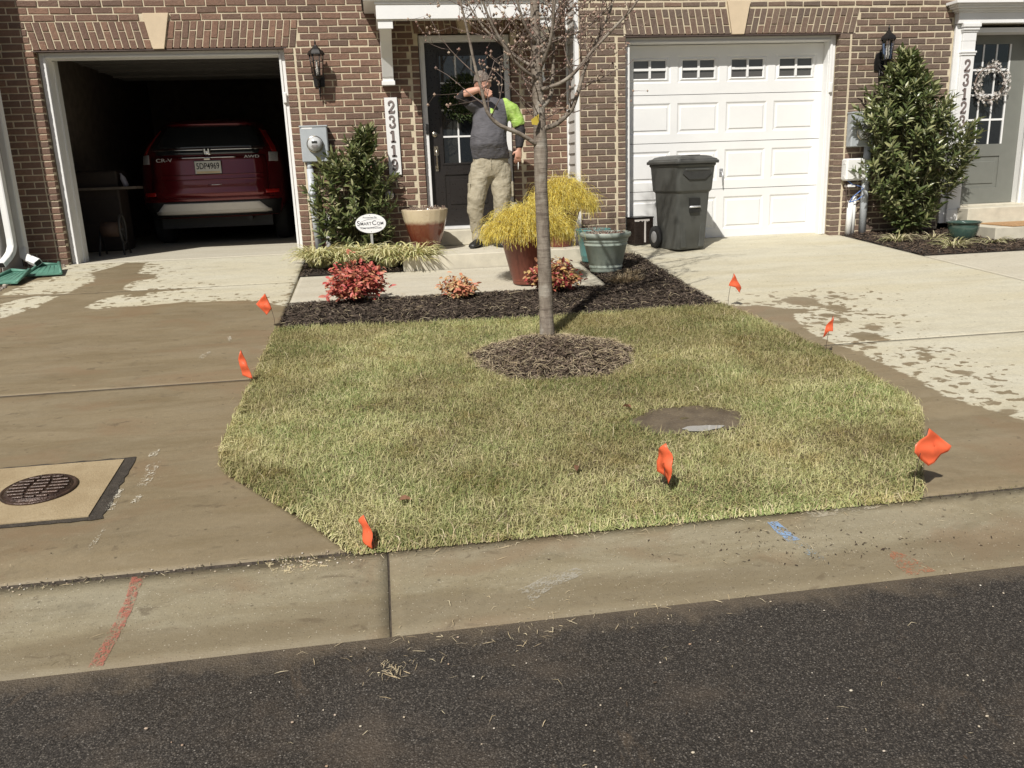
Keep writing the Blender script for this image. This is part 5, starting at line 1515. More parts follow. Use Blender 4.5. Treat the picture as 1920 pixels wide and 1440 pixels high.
# arching striped grass tufts
lir_m = island('striped_grass', [(.62,.58,.27),(.74,.68,.40),(.36,.41,.15),(.82,.76,.50),(.52,.50,.22),(.66,.54,.29)], .5, .4, trans=.2, perobj=False)
lir_dry = island('faded_grass', [(.52,.47,.28),(.60,.54,.36),(.32,.34,.14),(.46,.38,.22)], .6, .3, trans=.2, perobj=False)
def tuft(x, y, label, n, L, spread, seed, mat, z=0.0, w_=.0175, up=(.75, 1.45), group=None, name='ornamental_grass', flat=1.0):
    r = random.Random(seed); t = thing(name, label, 'plant', (x, y, gz(y)+.015+z), 0, group); mb = MB()
    for i in range(n):
        a = r.uniform(0, 2*PI); e = r.uniform(*up); l = L*r.uniform(.6, 1.1); rr_ = spread*r.random()**.5
        p = Vector((rr_*math.cos(a)*r.uniform(.4, 1), rr_*math.sin(a)*r.uniform(.3, .8), 0)); h = Vector((math.cos(a+r.gauss(0, .4)), math.sin(a+r.gauss(0, .4)), 0)); s_ = Vector((-h.y, h.x, r.uniform(-.4, .4))).normalized()
        k = 6; pts = [p]
        for j in range(k):
            ee = e-(j/k)**1.5*(e+r.uniform(.7, 1.3))*flat
            q = pts[-1]+(h*math.cos(ee)+Vector((0, 0, 1))*math.sin(ee))*(l/k)
            q.z = max(q.z, .004+.01*r.random()); pts.append(q)
        v = []
        for j, q in enumerate(pts):
            ww = w_*.5*(1-(j/k)**3*.9)*r.uniform(.85, 1.1); v += [q-s_*ww, q+s_*ww]
        mb.add(v, [(2*j, 2*j+1, 2*j+3, 2*j+2) for j in range(k)])
    mb.build('blades', mat, t)['kind'] = 'stuff'
    return t
GR = 'striped grass tufts in front of the left laurel'
tuft(-.66, -.93, 'striped yellow green grass tuft leaning over the driveway edge', 345, 0.39, .13, 1, lir_m, group=GR)
tuft(-.42, -.98, 'striped grass tuft directly behind the large red nandina', 276, 0.37, .12, 2, lir_m, group=GR)
tuft(-.22, -.80, 'striped grass tuft around the foot of the oval sign post', 252, 0.35, .12, 3, lir_m, group=GR)
tuft(.02, -1.06, 'striped grass tuft just right of the oval sign post', 345, 0.39, .13, 4, lir_m, group=GR)
tuft(.28, -1.10, 'striped grass tuft against the landing below the two-tone pot', 345, 0.39, .12, 5, lir_m, group=GR)
G2 = 'faded grass tufts in the right mulch bed'
tuft(5.57, -1.12, 'faded grass tuft below the tall laurel, nearest the right driveway', 80, .24, .07, 6, lir_dry, group=G2, up=(.35, 1.0), w_=.011)
tuft(5.92, -1.58, 'faded grass tuft at the front edge of the right mulch bed', 100, .27, .08, 7, lir_dry, group=G2, up=(.3, .95), w_=.011)
tuft(6.02, -1.10, 'thin faded grass tuft left of the dark green glazed pot', 45, .22, .07, 8, lir_dry, group=G2, up=(.3, .9), w_=.009)
tuft(6.47, -1.45, 'thin faded grass tuft right of the dark green glazed pot', 55, .24, .08, 9, lir_dry, group=G2, up=(.25, .8), w_=.009)
tuft(2.10, -2.40, 'tan cut-back dry grass stub in front of the pale green pot', 420, .12, .16, 10, island('dry_stub', [(.42,.31,.18),(.52,.42,.27),(.32,.23,.13)], .8, perobj=False), w_=.004, up=(.6, 1.4), name='dry_grass_stub', flat=.5)
tuft(2.25, -2.12, 'small tan dry grass stub beside the pale green pot', 160, .09, .09, 17, island('dry_stub2', [(.36,.28,.17),(.46,.37,.24)], .8, perobj=False), w_=.004, up=(.6, 1.4), name='dry_grass_stub', flat=.5)

# nandinas
def nandina(x, y, label, R_, H, nst, cols, seed, ln=.050, dens=1.35):
    r = random.Random(seed); t = thing('nandina_shrub', label, 'shrub', (x, y, gz(y)+.02), 0, 'small red nandina shrubs in the mulch bed')
    m_ = island('nandina_leaf', cols, .5, .4, trans=.18, perobj=False); me = leaf_mesh(ln, ln*.46, .2, .25)
    mb = MB(); st = MB()
    for i in range(nst):
        a = r.uniform(0, 2*PI); q = r.random()**.55; zt = H*(1-.55*q*q)*r.uniform(.5, 1.0)*(1.16 if i % 9 == 0 else 1)
        tip = Vector((R_*q*math.cos(a), R_*q*math.sin(a)*.85, zt)); root = Vector((r.uniform(-.04, .04), r.uniform(-.04, .04), 0))
        mid = root*.5+tip*.5+Vector((0, 0, H*.08)); st.tube([root, mid, tip], [.003, .0022, .0012], 4)
        for k in range(int(r.randint(7, 12)*dens)):
            f_ = r.uniform(.45, 1.05); p = root+(tip-root)*f_+Vector((r.gauss(0, .018), r.gauss(0, .018), r.gauss(0, .014)))
            d = Vector((r.gauss(0, 1)+math.cos(a)*.6, r.gauss(0, 1)+math.sin(a)*.6, r.gauss(.1, .5))).normalized()
            add_leaf(mb, me, p, orient(d, (r.gauss(0, .5), -.4+r.gauss(0, .5), 1), 0), r.uniform(.5, 1.35))
    st.build('stems', simple('red_stem', (.16,.07,.05), .7), t)['kind'] = 'stuff'
    mb.build('foliage', m_, t)['kind'] = 'stuff'
    return t
reds = [(.50,.085,.075),(.64,.17,.14),(.40,.055,.055),(.66,.28,.20),(.34,.13,.06),(.56,.12,.11),(.50,.34,.14)]
nandina(-.26, -2.56, 'large bright red nandina shrub in the dark mulch beside the driveway', .265, .37, 150, reds, 31)
nandina(.58, -2.64, 'smallest sparse nandina with pink and yellow leaves on the mulch edge', .165, .22, 52, [(.60,.22,.15),(.68,.42,.20),(.50,.12,.09),(.62,.50,.26),(.40,.22,.10)], 32, .044)
nandina(1.42, -2.58, 'nandina with dark red and golden leaves right behind the tree trunk', .225, .33, 105, [(.36,.05,.06),(.46,.10,.08),(.55,.36,.13),(.62,.45,.20),(.30,.06,.06),(.24,.12,.06)], 33)

# pots
def pot(name, label, x, y, z, prof, mat, cat='plant pot', seg=40, soil_r=None, soil_z=None, group=None, flute=0, fl=0.0, bands=(), body='pot_body'):
    t = thing(name, label, cat, (x, y, z), 0, group)
    m = MB(); m.lathe(prof, seg, cap=False, flute=flute, fl=fl, smooth=True); o = m.build(body, mat, t)
    o.data.polygons.foreach_set('use_smooth', [True]*len(o.data.polygons))
    bevel(o, .003, 2, 40)
    if soil_r:
        m = MB(); rs = []
        for j in range(5): rs.append([(soil_r*max(j/4, .01)*math.cos(2*PI*i/24), soil_r*max(j/4, .01)*math.sin(2*PI*i/24), soil_z+.012*(1-(j/4)**2)) for i in range(24)])
        m.rings(rs, cap=False); m.build('soil', soil_m, t)
    return t
def stubs(t, n, R_, z, h, seed, mat, rr_=.0022, flat=1.0):
    r = random.Random(seed); mb = MB()
    for i in range(n):
        a = r.uniform(0, 2*PI); q = R_*r.random()**.5; p = Vector((q*math.cos(a), q*math.sin(a), z)); 
        d = Vector((r.gauss(0, .5), r.gauss(0, .5), 1)).normalized(); l = h*r.uniform(.5, 1.2); k = Vector((r.gauss(0, .012), r.gauss(0, .012), 0))
        mb.tube([p, p+d*l*.6+k, p+d*l], [rr_, rr_*.8, rr_*.5], 4)
        if r.random() < .5:
            mb.sphere(p+d*l, rr_*2.2, 5, 3)
    mb.build('dry_stems', mat, t)['kind'] = 'stuff'
dstem = island('dead_stems', [(.20,.13,.10),(.30,.22,.17),(.13,.09,.07),(.42,.34,.27)], .85, perobj=False)
glz = N('two_tone_glaze'); gp = glz.new('ShaderNodeTexCoord').outputs['Object']; sx_ = glz.new('ShaderNodeSeparateXYZ'); glz.set(sx_.inputs[0], gp)
hh = glz.math('ADD', sx_.outputs[2], glz.math('MULTIPLY', glz.math('SUBTRACT', glz.noise(gp, 14, 4), .5), .05))
gc = glz.mix(glz.ramp(hh, .275, .315), (.155,.040,.022), (.58,.48,.33)); gc = glz.mix(glz.ramp(hh, .02, .20, .65, 0), gc, (.09,.020,.012)); gc = glz.mix(glz.ramp(glz.noise(gp, 40, 3), .55, .8, 0, .35), gc, (.25,.13,.06))
glaze = glz.out(color=gc, rough=.22, spec=.6, coat=.5)
p1 = pot('plant_pot', 'fluted two-tone ceramic pot, cream above and rusty red below, on the landing', .435, -.62, .029, [(.001,0),(.118,0),(.130,.01),(.165,.10),(.200,.21),(.232,.33),(.248,.415),(.250,.43),(.238,.434),(.230,.42),(.225,.405)], glaze, seg=72, soil_r=.228, soil_z=.395, flute=24, fl=.030)
stubs(p1, 230, .215, .40, .055, 41, dstem, .0028)
terra = simple('brown_plastic_pot', (.20,.062,.040), .42, var=.12, vs=5, spec=.45)
tp = [(.001,0),(.125,0),(.133,.012),(.133,.03),(.139,.036),(.139,.050),(.143,.056),(.215,.355),(.222,.362),(.222,.376),(.228,.382),(.240,.45),(.252,.458),(.252,.480),(.244,.486),(.232,.478),(.226,.44)]
p2 = pot('plant_pot', 'large brown pot on the walkway overflowing with golden threadleaf cypress', 1.265, -2.10, gz(-2.1)-.002, tp, terra, soil_r=.226, soil_z=.44)
p3 = pot('plant_pot', 'brown pot on the landing behind, with the upper golden cypress', 1.82, -.95, .029, [(a*.86, b*.78) for a, b in tp], terra, soil_r=.19, soil_z=.34)
gold = island('golden_threads', [(.78,.62,.09),(.88,.74,.16),(.62,.50,.07),(.92,.84,.36),(.44,.34,.06),(.74,.52,.08),(.80,.74,.24),(.34,.23,.07)], .6, .3, trans=.22, perobj=False)
def cypress(t_, cx, cy, cz, rx, ry, hz, n, seed, label, droop=1.0, drop=.16):
    r = random.Random(seed); t = thing('golden_cypress', label, 'shrub', (cx, cy, cz), 0, 'golden threadleaf cypresses growing in brown pots'); mb = MB(); st = MB()
    for i in range(n):
        a = r.uniform(0, 2*PI); q = r.random()**.6; zt = hz*(1-.75*q**2)*r.uniform(.55, 1.0)
        top = Vector((rx*q*.85*math.cos(a), ry*q*.85*math.sin(a), zt)); h = Vector((math.cos(a), math.sin(a)*.9, 0))
        L = r.uniform(.07, .17)*(1.5 if i % 6 == 0 else 1); p = top; pts = [p]; e = r.uniform(-.2, .8)+(.5 if i % 6 == 0 else 0)
        for j in range(5):
            ee = e-j*.42*droop; p = p+(h*math.cos(ee)*.6+Vector((r.gauss(0, .15), r.gauss(0, .15), math.sin(ee))))*(L/4); pts.append(p)
        for j in range(len(pts)-1):
            s_ = Vector((r.gauss(0, 1), r.gauss(0, 1), r.gauss(0, .3))).normalized()*.0016
            mb.add([pts[j]-s_, pts[j]+s_, pts[j+1]+s_*.8, pts[j+1]-s_*.8], [(0,1,2,3)])
            if r.random() < .75:
                d = (pts[j+1]-pts[j]).normalized()+Vector((r.gauss(0, .8), r.gauss(0, .8), -.3)); d = d.normalized()*r.uniform(.018, .042)
                s2_ = Vector((r.gauss(0, 1), r.gauss(0, 1), 0)).normalized()*.0018
                mb.add([pts[j]-s2_, pts[j]+s2_, pts[j]+d], [(0,1,2)])
    for i in range(26):
        a = 2*PI*i/26; q = r.uniform(.3, .9); st.tube([(0,0,-.06),(rx*q*.4*math.cos(a), ry*q*.4*math.sin(a), hz*.45),(rx*q*math.cos(a), ry*q*math.sin(a), hz*(1-.7*q*q))], [.007,.004,.002], 4)
    st.build('stems', twig_m, t)['kind'] = 'stuff'
    mb.build('foliage', gold, t)['kind'] = 'stuff'
    return t
cypress(p2, 1.285, -2.10, gz(-2.1)+.40, .43, .38, .30, 6800, 51, 'lower golden threadleaf cypress spilling over the front brown pot')
cypress(p3, 1.85, -.97, .36, .37, .32, .38, 4700, 52, 'upper golden threadleaf cypress on the landing behind the trunk')
mb = MB(); mb.sphere((0,0,0), .052, 18, 12); mb.tube([(0,0,-.04),(0,0,-.20)], .008, 6)
tag(mb.build('garden_ball', simple('rust_ball', (.22,.07,.04), .45, var=.2), None, (1.52, -1.78, .43)), 'small rust brown ball ornament peeking out of the golden cypress', 'ornament')
mb = MB(); mb.box(-.03, .03, -.012, .012, -.075, .075, .006); mb.tube([(0,0,-.07),(0,0,-.30)], .006, 6)
tag(mb.build('solar_light', simple('grey_plastic_light', (.24,.25,.26), .4, var=.1), None, (1.20, -1.86, .46)), 'small grey garden light among the golden cypress left of the trunk', 'garden light')
teal = simple('teal_glazed_pot', (.10,.25,.24), .35, var=.1, vs=4)
p4 = pot('plant_pot', 'teal round pot half hidden behind the pale green pot', 2.075, -1.36, gz(-1.36)+.02, [(.001,0),(.11,0),(.118,.012),(.122,.05),(.127,.055),(.130,.075),(.150,.23),(.155,.236),(.160,.26),(.168,.268),(.175,.31),(.180,.318),(.176,.326),(.160,.322),(.155,.30)], teal, soil_r=.156, soil_z=.30)
stubs(p4, 70, .14, .30, .035, 42, dstem, .0026)
sage = N('pale_sage_pot'); sp_ = sage.new('ShaderNodeTexCoord').outputs['Object']
sc_ = sage.mix(sage.ramp(sage.noise(sp_, 5, 4), .38, .66), (.24,.285,.245), (.36,.40,.35)); sc_ = sage.mix(sage.ramp(sage.noise(sp_, 90, 3), .5, .75, 0, .4), sc_, (.17,.20,.175))
sage_m = sage.out(color=sc_, rough=.5, spec=.4)
p5 = pot('plant_pot', 'pale sage green banded pot standing on the mulch, nearest the trash can', 2.075, -1.84, gz(-1.84)+.018, [(.001,0),(.145,0),(.152,.012),(.153,.035),(.159,.040),(.160,.052),(.156,.058),(.157,.070),(.162,.075),(.1995,.245),(.206,.250),(.207,.262),(.203,.268),(.206,.280),(.212,.286),(.213,.298),(.212,.306),(.222,.318),(.236,.330),(.243,.350),(.240,.366),(.226,.370),(.212,.362),(.204,.335)], sage_m, soil_r=.206, soil_z=.335)
stubs(p5, 150, .19, .34, .040, 43, dstem, .0030)
m = MB(); rr = random.Random(8)
for i in range(40):
    a = rr.uniform(0, 2*PI); q = .17*rr.random()**.5; m.sphere((q*math.cos(a), q*math.sin(a), .350), rr.uniform(.008, .015), 6, 4)
m.build('petals', island('dry_petals', [(.62,.58,.50),(.34,.10,.09),(.50,.44,.36),(.25,.12,.10)], .8, perobj=False), p5)['kind'] = 'stuff'
gglz = simple('dark_green_glaze', (.045,.085,.070), .13, var=.25, vs=8, coat=.8)
p6 = pot('plant_pot', 'glossy dark green round pot in the right mulch bed', 6.30, -1.20, gz(-1.2)+.016, [(.001,0),(.10,0),(.115,.01),(.135,.05),(.152,.10),(.158,.14),(.155,.165),(.163,.175),(.178,.185),(.180,.197),(.168,.199),(.148,.188),(.145,.165)], gglz, soil_r=.146, soil_z=.165)

# oval yard sign
ys = thing('yard_sign', 'white oval security sign on a grey post in front of the left laurel', 'sign', (-.136, -.66, gz(-.66)+.01))
m = MB(); m.box(-.013, .013, -.003, .003, -.02, .30, .001); m.build('post', simple('aluminium_post', (.52,.52,.52), .4, metal=.5), ys)
zc_ = .385
m = MB(); el_ = [(.158*math.cos(2*PI*i/56), zc_+.098*math.sin(2*PI*i/56)) for i in range(56)]
m.prism(el_, 'y', -.012, -.004); m.build('sign_plate', simple('sign_white', (.84,.84,.86), .35, var=.02), ys)
ink = simple('sign_ink', (.015,.017,.025), .5)
text('Protected By', .022, ink, ys, (-.005, -.0125, zc_+.062), ext=.0006, off=.0001, sx=1.25)
text('S', .070, ink, ys, (-.126, -.0125, zc_+.004), ext=.0006, off=.0003)
text('MART', .044, ink, ys, (-.050, -.0125, zc_-.002), ext=.0006, off=.0003)
text('C', .066, ink, ys, (.036, -.0125, zc_+.004), ext=.0006, off=.0003)
text('OM', .044, ink, ys, (.098, -.0125, zc_-.002), ext=.0006, off=.0003)
text('HOME TECHNOLOGIES', .020, ink, ys, (0, -.0125, zc_-.048), ext=.0006, off=.0001, sx=1.05)
m = MB()
def swoosh(a0, a1, rx, rz, cx, cz, tilt, w0):
    L = []
    for i in range(25):
        t = i/24; a = R(a0+(a1-a0)*t); x = rx*math.cos(a); z = rz*math.sin(a); x, z = x*math.cos(tilt)-z*math.sin(tilt), x*math.sin(tilt)+z*math.cos(tilt)
        L.append((cx+x, cz+z, w0*math.sin(PI*t)+.0003))
    for i in range(24):
        m.add([(L[i][0], -.0124, L[i][1]-L[i][2]), (L[i+1][0], -.0124, L[i+1][1]-L[i+1][2]), (L[i+1][0], -.0124, L[i+1][1]+L[i+1][2]), (L[i][0], -.0124, L[i][1]+L[i][2])], [(0,1,2,3)])
swoosh(35, 165, .125, .045, 0, zc_, R(6), .0016); swoosh(180, 330, .138, .046, 0, zc_+.004, R(6), .0022)
m.build('swoosh', ink, ys)
m = MB(); m.sphere((-.005, -.0125, zc_+.082), .0035, 8, 6); m.sphere((0, -.0125, zc_-.082), .0035, 8, 6); m.build('screw', ink, ys)

# ------------------------------------------------------------------ bins
tc = thing('trash_can', 'dark grey wheeled trash can standing before the closed white garage door', 'trash can', (3.205, -.80, gz(-.80)+.004), R(16)); tc.scale = (.80, .80, .965)
binm = simple('dark_grey_bin_plastic', (.085,.087,.080), .48, var=.10, vs=7, bump=.0008, bs=200, spec=.4)
binm2 = simple('bin_lid_plastic', (.080,.080,.074), .45, var=.12, vs=7, spec=.4)
def rrect(hx_, hy, r, z, cy=0, n=5):
    out = []
    for (sx, sy, a0) in ((1,1,0),(-1,1,90),(-1,-1,180),(1,-1,270)):
        for i in range(n+1):
            a = R(a0+90*i/n); out.append((sx*(hx_-r)+r*math.cos(a), cy+sy*(hy-r)+r*math.sin(a), z))
    return out
m = MB(); m.rings([rrect(.225,.235,.06,0,.0), rrect(.232,.242,.06,.012), rrect(.250,.270,.06,.40), rrect(.262,.285,.06,.615), rrect(.285,.310,.06,.64), rrect(.298,.325,.06,.80), rrect(.305,.335,.06,.895), rrect(.318,.348,.06,.905), rrect(.318,.348,.06,.925)], smooth=True)
o = m.build('body', binm, tc); bevel(o, .006, 2, 30)
m = MB(); m.rings([rrect(.335,.370,.05,.925), rrect(.340,.375,.05,.93), rrect(.340,.375,.05,.955), rrect(.325,.36,.05,.962), rrect(.320,.355,.05,.975), rrect(.29,.32,.06,.985), rrect(.27,.30,.06,1.000), rrect(.22,.25,.06,1.012), rrect(.12,.15,.05,1.018)], smooth=True)
o = m.build('lid', binm2, tc); bevel(o, .004, 2, 30)
m = MB(); m.box(-.10,.10,-.26,.20,1.006,1.020,.006); m.build('lid_ridge', binm2, tc)
# front (towards -y): handle pocket, catch bar, lower panel
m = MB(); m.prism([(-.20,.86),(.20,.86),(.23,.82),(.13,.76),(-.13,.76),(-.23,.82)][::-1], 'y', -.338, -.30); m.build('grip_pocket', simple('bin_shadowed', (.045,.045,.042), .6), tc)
m = MB(); m.box(-.19,.19,-.345,-.325,.85,.875,.006); m.build('grip', binm, tc)
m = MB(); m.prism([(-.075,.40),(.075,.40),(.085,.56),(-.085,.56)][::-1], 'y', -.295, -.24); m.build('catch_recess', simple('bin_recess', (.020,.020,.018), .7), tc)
m = MB(); m.tube([(-.085,-.300,.465),(.085,-.300,.465)], .011, 10); m.build('catch_bar', simple('galvanised_bar', (.72,.72,.72), .3, metal=.3), tc)
for s_ in (-1, 1):
    m = MB(); m.prism([(s_*.10,.02),(s_*.19,.02),(s_*.205,.55),(s_*.14,.55),(s_*.12,.30)] if s_ < 0 else [(s_*.10,.02),(s_*.12,.30),(s_*.14,.55),(s_*.205,.55),(s_*.19,.02)], 'y', -.262, -.22); bevel(m.build('front_rib', binm, tc), .01)
m = MB(); m.lathe([(.001,-.028),(.09,-.028),(.125,-.022),(.128,.0),(.125,.022),(.09,.028),(.001,.028)], 28, cap=False); o = m.build('wheel', rubber, tc, (-.275, .21, .128)); o.rotation_euler = (0, R(90), 0)
m = MB(); m.lathe([(.001,-.034),(.06,-.032),(.07,-.026),(.001,-.026)], 20, cap=False); h_ = m.build('hubcap', simple('hub_grey', (.25,.25,.25), .4), o)
o2 = o.copy(); col.objects.link(o2); o2.parent = tc; o2.location.x = .275
m = MB(); m.tube([(-.25,.36,.92),(-.22,.40,.93),(.22,.40,.93),(.25,.36,.92)], .014, 8); m.build('handle', binm, tc)
bb = thing('small_bin', 'small black metal box bin with a torn white bag rim beside the trash can', 'bin', (2.845, -.40, gz(-.4)+.003), R(18))
m = MB(); m.box(-.125,.125,-.11,.11,0,.285,.004); m.build('box_body', simple('black_box_metal', (.030,.022,.018), .3, var=.2, spec=.6), bb)
m = MB(); m.box(-.130,.130,-.115,.115,.286,.300,.003); m.build('lid', black_metal, bb)
m = MB(); rr = random.Random(3); top = []; 
for i in range(15): top.append((-.13+.20*i/14, .262-rr.uniform(0, .016)))
m.prism([(-.13,.275)]+top+[(.07,.275)], 'y', -.114, -.1115); m.box(.0,.022,-.113,-.1112,.02,.27); m.build('bag_rim', simple('white_bag', (.66,.62,.58), .4), bb)

# ------------------------------------------------------------------ survey flags
flag_m = N('orange_flag_vinyl'); fcol = (.93,.20,.085,1)
flag_m.b.inputs['Base Color'].default_value = fcol; flag_m.b.inputs['Roughness'].default_value = .35
tl_ = flag_m.new('ShaderNodeBsdfTranslucent'); tl_.inputs[0].default_value = (1.0,.27,.10,1)
ms_ = flag_m.new('ShaderNodeMixShader'); ms_.inputs[0].default_value = .35
flag_m.t.links.new(flag_m.b.outputs[0], ms_.inputs[1]); flag_m.t.links.new(tl_.outputs[0], ms_.inputs[2])
flag_m.t.links.new(ms_.outputs[0], [q for q in flag_m.t.nodes if q.type == 'OUTPUT_MATERIAL'][0].inputs[0])
flagmat = flag_m.mat
wire_m = simple('flag_wire', (.10,.07,.06), .5, metal=.5)
def flag(x, y, lean, h, cloth, label, zoff=.0, yaw=0.0):
    """cloth: outline (x, z) near the wire top in local metres, with a wave in depth"""
    t = thing('survey_flag', label, 'marker flag', (x, y, gz(y)+zoff), 0, 'orange survey flags round the lawn')
    top = Vector((lean[0], lean[1], h))
    pts = [Vector((0, 0, -.05)), Vector((lean[0]*.05, lean[1]*.05, h*.30)), Vector((lean[0]*.45, lean[1]*.45, h*.70)), top]
    m = MB(); m.tube(pts, .0016, 5); m.build('wire', wire_m, t)
    cx = sum(p[0] for p in cloth)/len(cloth); cz = sum(p[1] for p in cloth)/len(cloth)
    V = []; F = []; K = 6
    n = len(cloth)
    for k in range(K+1):
        f_ = k/K
        for (a, b) in cloth:
            X = cx+(a-cx)*f_; Z = cz+(b-cz)*f_
            D = -.002+.010*math.sin(X*60+Z*25)+.006*math.sin(Z*80)-.012*abs(X)/.1
            V.append((top.x+X*math.cos(yaw)-D*math.sin(yaw), top.y+X*math.sin(yaw)+D*math.cos(yaw), top.z+Z))
    for k in range(K):
        for i in range(n):
            j = (i+1) % n; F.append((k*n+i, k*n+j, (k+1)*n+j, (k+1)*n+i))
    mb = MB(); mb.add(V, F, True); o = mb.build('flag_cloth', flagmat, t)
    s_ = o.modifiers.new('t', 'SOLIDIFY'); s_.thickness = .0008
    return t
def dens_(poly, k=4):
    out = []
    for i, a in enumerate(poly):
        b = poly[(i+1) % len(poly)]
        for j in range(k): out.append((a[0]+(b[0]-a[0])*j/k, a[1]+(b[1]-a[1])*j/k))
    return out
flag(-.869, -3.197, (-.050, 0), .275, dens_([(0,0),(-.072,-.075),(-.005,-.165),(.040,-.115)]), 'orange flag leaning left at the left corner of the mulch bed')
flag(-.875, -4.50, (-.035, 0), .225, dens_([(0,0),(-.020,-.055),(-.008,-.160),(.055,-.180),(.025,-.07)]), 'orange flag at the joint of the left driveway beside the lawn')
flag(-.135, -6.55, (-.022, 0), .135, dens_([(0,0),(-.030,-.045),(.010,-.105),(.060,-.122),(.085,-.085),(.040,-.03)]), 'narrow orange flag at the front lawn corner above the curb joint', yaw=R(-66))
flag(1.105, -6.40, (.010, 0), .245, dens_([(0,0),(-.050,-.05),(-.050,-.140),(.030,-.172),(.045,-.11),(.030,-.04)]), 'narrow upright orange flag standing in the front of the lawn, below the mud patch', yaw=R(-62))
flag(2.155, -6.575, (.045, 0), .305, dens_([(0,0),(-.068,-.095),(.012,-.168),(.090,-.108),(.098,-.080),(.050,-.038)]), 'widest orange flag at the front right corner of the lawn')
flag(2.765, -4.72, (.035, 0), .265, dens_([(0,0),(-.030,-.04),(-.068,-.132),(-.046,-.135),(-.022,-.10),(.000,-.10)]), 'orange flag on the right driveway joint, its cloth folded down left')
flag(2.655, -3.40, (.040, 0), .275, dens_([(0,0),(-.040,-.095),(.010,-.108),(.050,-.155),(.068,-.120),(.035,-.06)]), 'orange flag on the wet edge of the right driveway near the mulch corner')

# ------------------------------------------------------------------ person
def human():
    P = thing('person', 'man in grey and lime long-sleeved shirt and khaki cargo trousers, forearm across his face', 'person', (0, 0, 0))
    sk = N('skin'); skp = sk.pos()
    skin = sk.out(color=sk.mix(sk.ramp(sk.noise(skp, 18, 4), .35, .65), (.52,.27,.19), (.60,.34,.25)), rough=.5, spec=.35)
    shirt_c = (.095,.092,.10)
    sh = N('shirt_cloth'); pp_ = sh.pos(); sp_ = sh.new('ShaderNodeSeparateXYZ'); sh.set(sp_.inputs[0], pp_)
    # lime shoulder and short sleeve on his left side
    e = sh.math('SUBTRACT', sp_.outputs[0], sh.math('ADD', 1.318, sh.math('MULTIPLY', sh.math('SUBTRACT', 1.56, sp_.outputs[2]), .17)))
    lime = sh.ramp(e, -.004, .004)
    lime2 = sh.math('MULTIPLY', sh.ramp(sp_.outputs[0], 1.205, 1.209, 1, 0), sh.ramp(sp_.outputs[2], 1.400, 1.405))
    lime = sh.math('MAXIMUM', lime, sh.math('MULTIPLY', lime2, sh.math('MULTIPLY', sh.ramp(sp_.outputs[0], 1.170, 1.174), sh.ramp(sp_.outputs[2], 1.452, 1.456, 1, 0))))
    lc = sh.mix(sh.ramp(sh.noise(pp_, 20, 4), .4, .65), (.33,.52,.10), (.48,.66,.20))
    shc = sh.mix(lime, sh.mix(sh.ramp(sh.noise(pp_, 10, 4), .35, .7), shirt_c, tuple(x*1.35 for x in shirt_c)), lc)
    def folds(n_, p_, a, b, d):
        f1 = n_.noise(p_, a, 3, .5, 1.2)
        return n_.bump(n_.math('ADD', f1, n_.math('MULTIPLY', n_.noise(p_, b, 3), .35)), d)
    shirt = sh.out(color=shc, rough=.8, spec=.2, normal=folds(sh, sh.pos((1.0, 1.0, 2.2)), 7, 26, .012))
    tr_ = N('khaki_cloth'); tq = tr_.pos((1, 1, 2.6))
    khaki = tr_.out(color=tr_.mix(tr_.ramp(tr_.noise(tr_.pos(), 12, 4), .35, .7), (.33,.29,.21), (.41,.37,.28)), rough=.8, spec=.2, normal=folds(tr_, tr_.pos((1.2, 1, 1.5)), 8, 26, .012))
    blk = simple('black_sleeve', (.022,.019,.020), .85, var=.2)
    hairm = N('grey_brown_hair'); hq = hairm.pos((1, 1, .5))
    hair_m = hairm.out(color=hairm.mix(hairm.ramp(hairm.noise(hq, 90, 4), .35, .65), (.11,.085,.07), (.30,.25,.21)), rough=.75, normal=hairm.bump(hairm.noise(hq, 160, 3), .01))
    def loft(mb, secs, seg=20):
        """secs: (x, y, z, rx, ry) ellipses stacked in z"""
        mb.rings([[(x+rx*math.cos(2*PI*i/seg), y+ry*math.sin(2*PI*i/seg), z) for i in range(seg)] for x, y, z, rx, ry in secs])
    def vox(o, v, sm=6, f=.5):
        m_ = o.modifiers.new('remesh', 'REMESH'); m_.mode = 'VOXEL'; m_.voxel_size = v; m_.use_smooth_shade = True
        s_ = o.modifiers.new('smooth', 'SMOOTH'); s_.factor = f; s_.iterations = sm
        return o
    def disp(o, st, size, direc=None):
        tx = bpy.data.textures.new('folds', 'CLOUDS'); tx.noise_scale = size; tx.noise_depth = 2
        d = o.modifiers.new('folds', 'DISPLACE'); d.texture = tx; d.strength = st; d.mid_level = .5; d.texture_coords = 'GLOBAL'
    Y = -.55
    # body: one continuous surface (head, neck, trunk, arms with hands, legs)
    b = MB()
    hc = Vector((1.112, Y-.05, 1.690))
    def tilt(v):      # head leans down and to the left of the picture
        M_ = Matrix.Rotation(R(-10), 3, 'Y') @ Matrix.Rotation(R(22), 3, 'X')
        return hc + M_@Vector(v)
    def ell_(c, rx, ry, rz, seg=16, rg=10):
        rs = []
        for j in range(rg+1):
            a = -PI/2+PI*j/rg; cr = max(math.cos(a), .02)
            rs.append([tilt((c[0]+rx*cr*math.cos(2*PI*i/seg), c[1]+ry*cr*math.sin(2*PI*i/seg), c[2]+rz*math.sin(a))) for i in range(seg)])
        b.rings(rs)
    ell_((0, .005, .02), .078, .098, .105); ell_((0, -.025, -.055), .058, .068, .068)
    ell_((0, -.103, -.022), .014, .020, .026, 8, 6)           # nose
    for s_ in (-1, 1):
        ell_((s_*.080, .01, -.012), .010, .020, .032, 8, 6)   # ears
        ell_((s_*.030, -.086, .022), .022, .012, .010, 8, 6)  # brows
    ell_((0, -.088, -.075), .026, .012, .012, 8, 6)
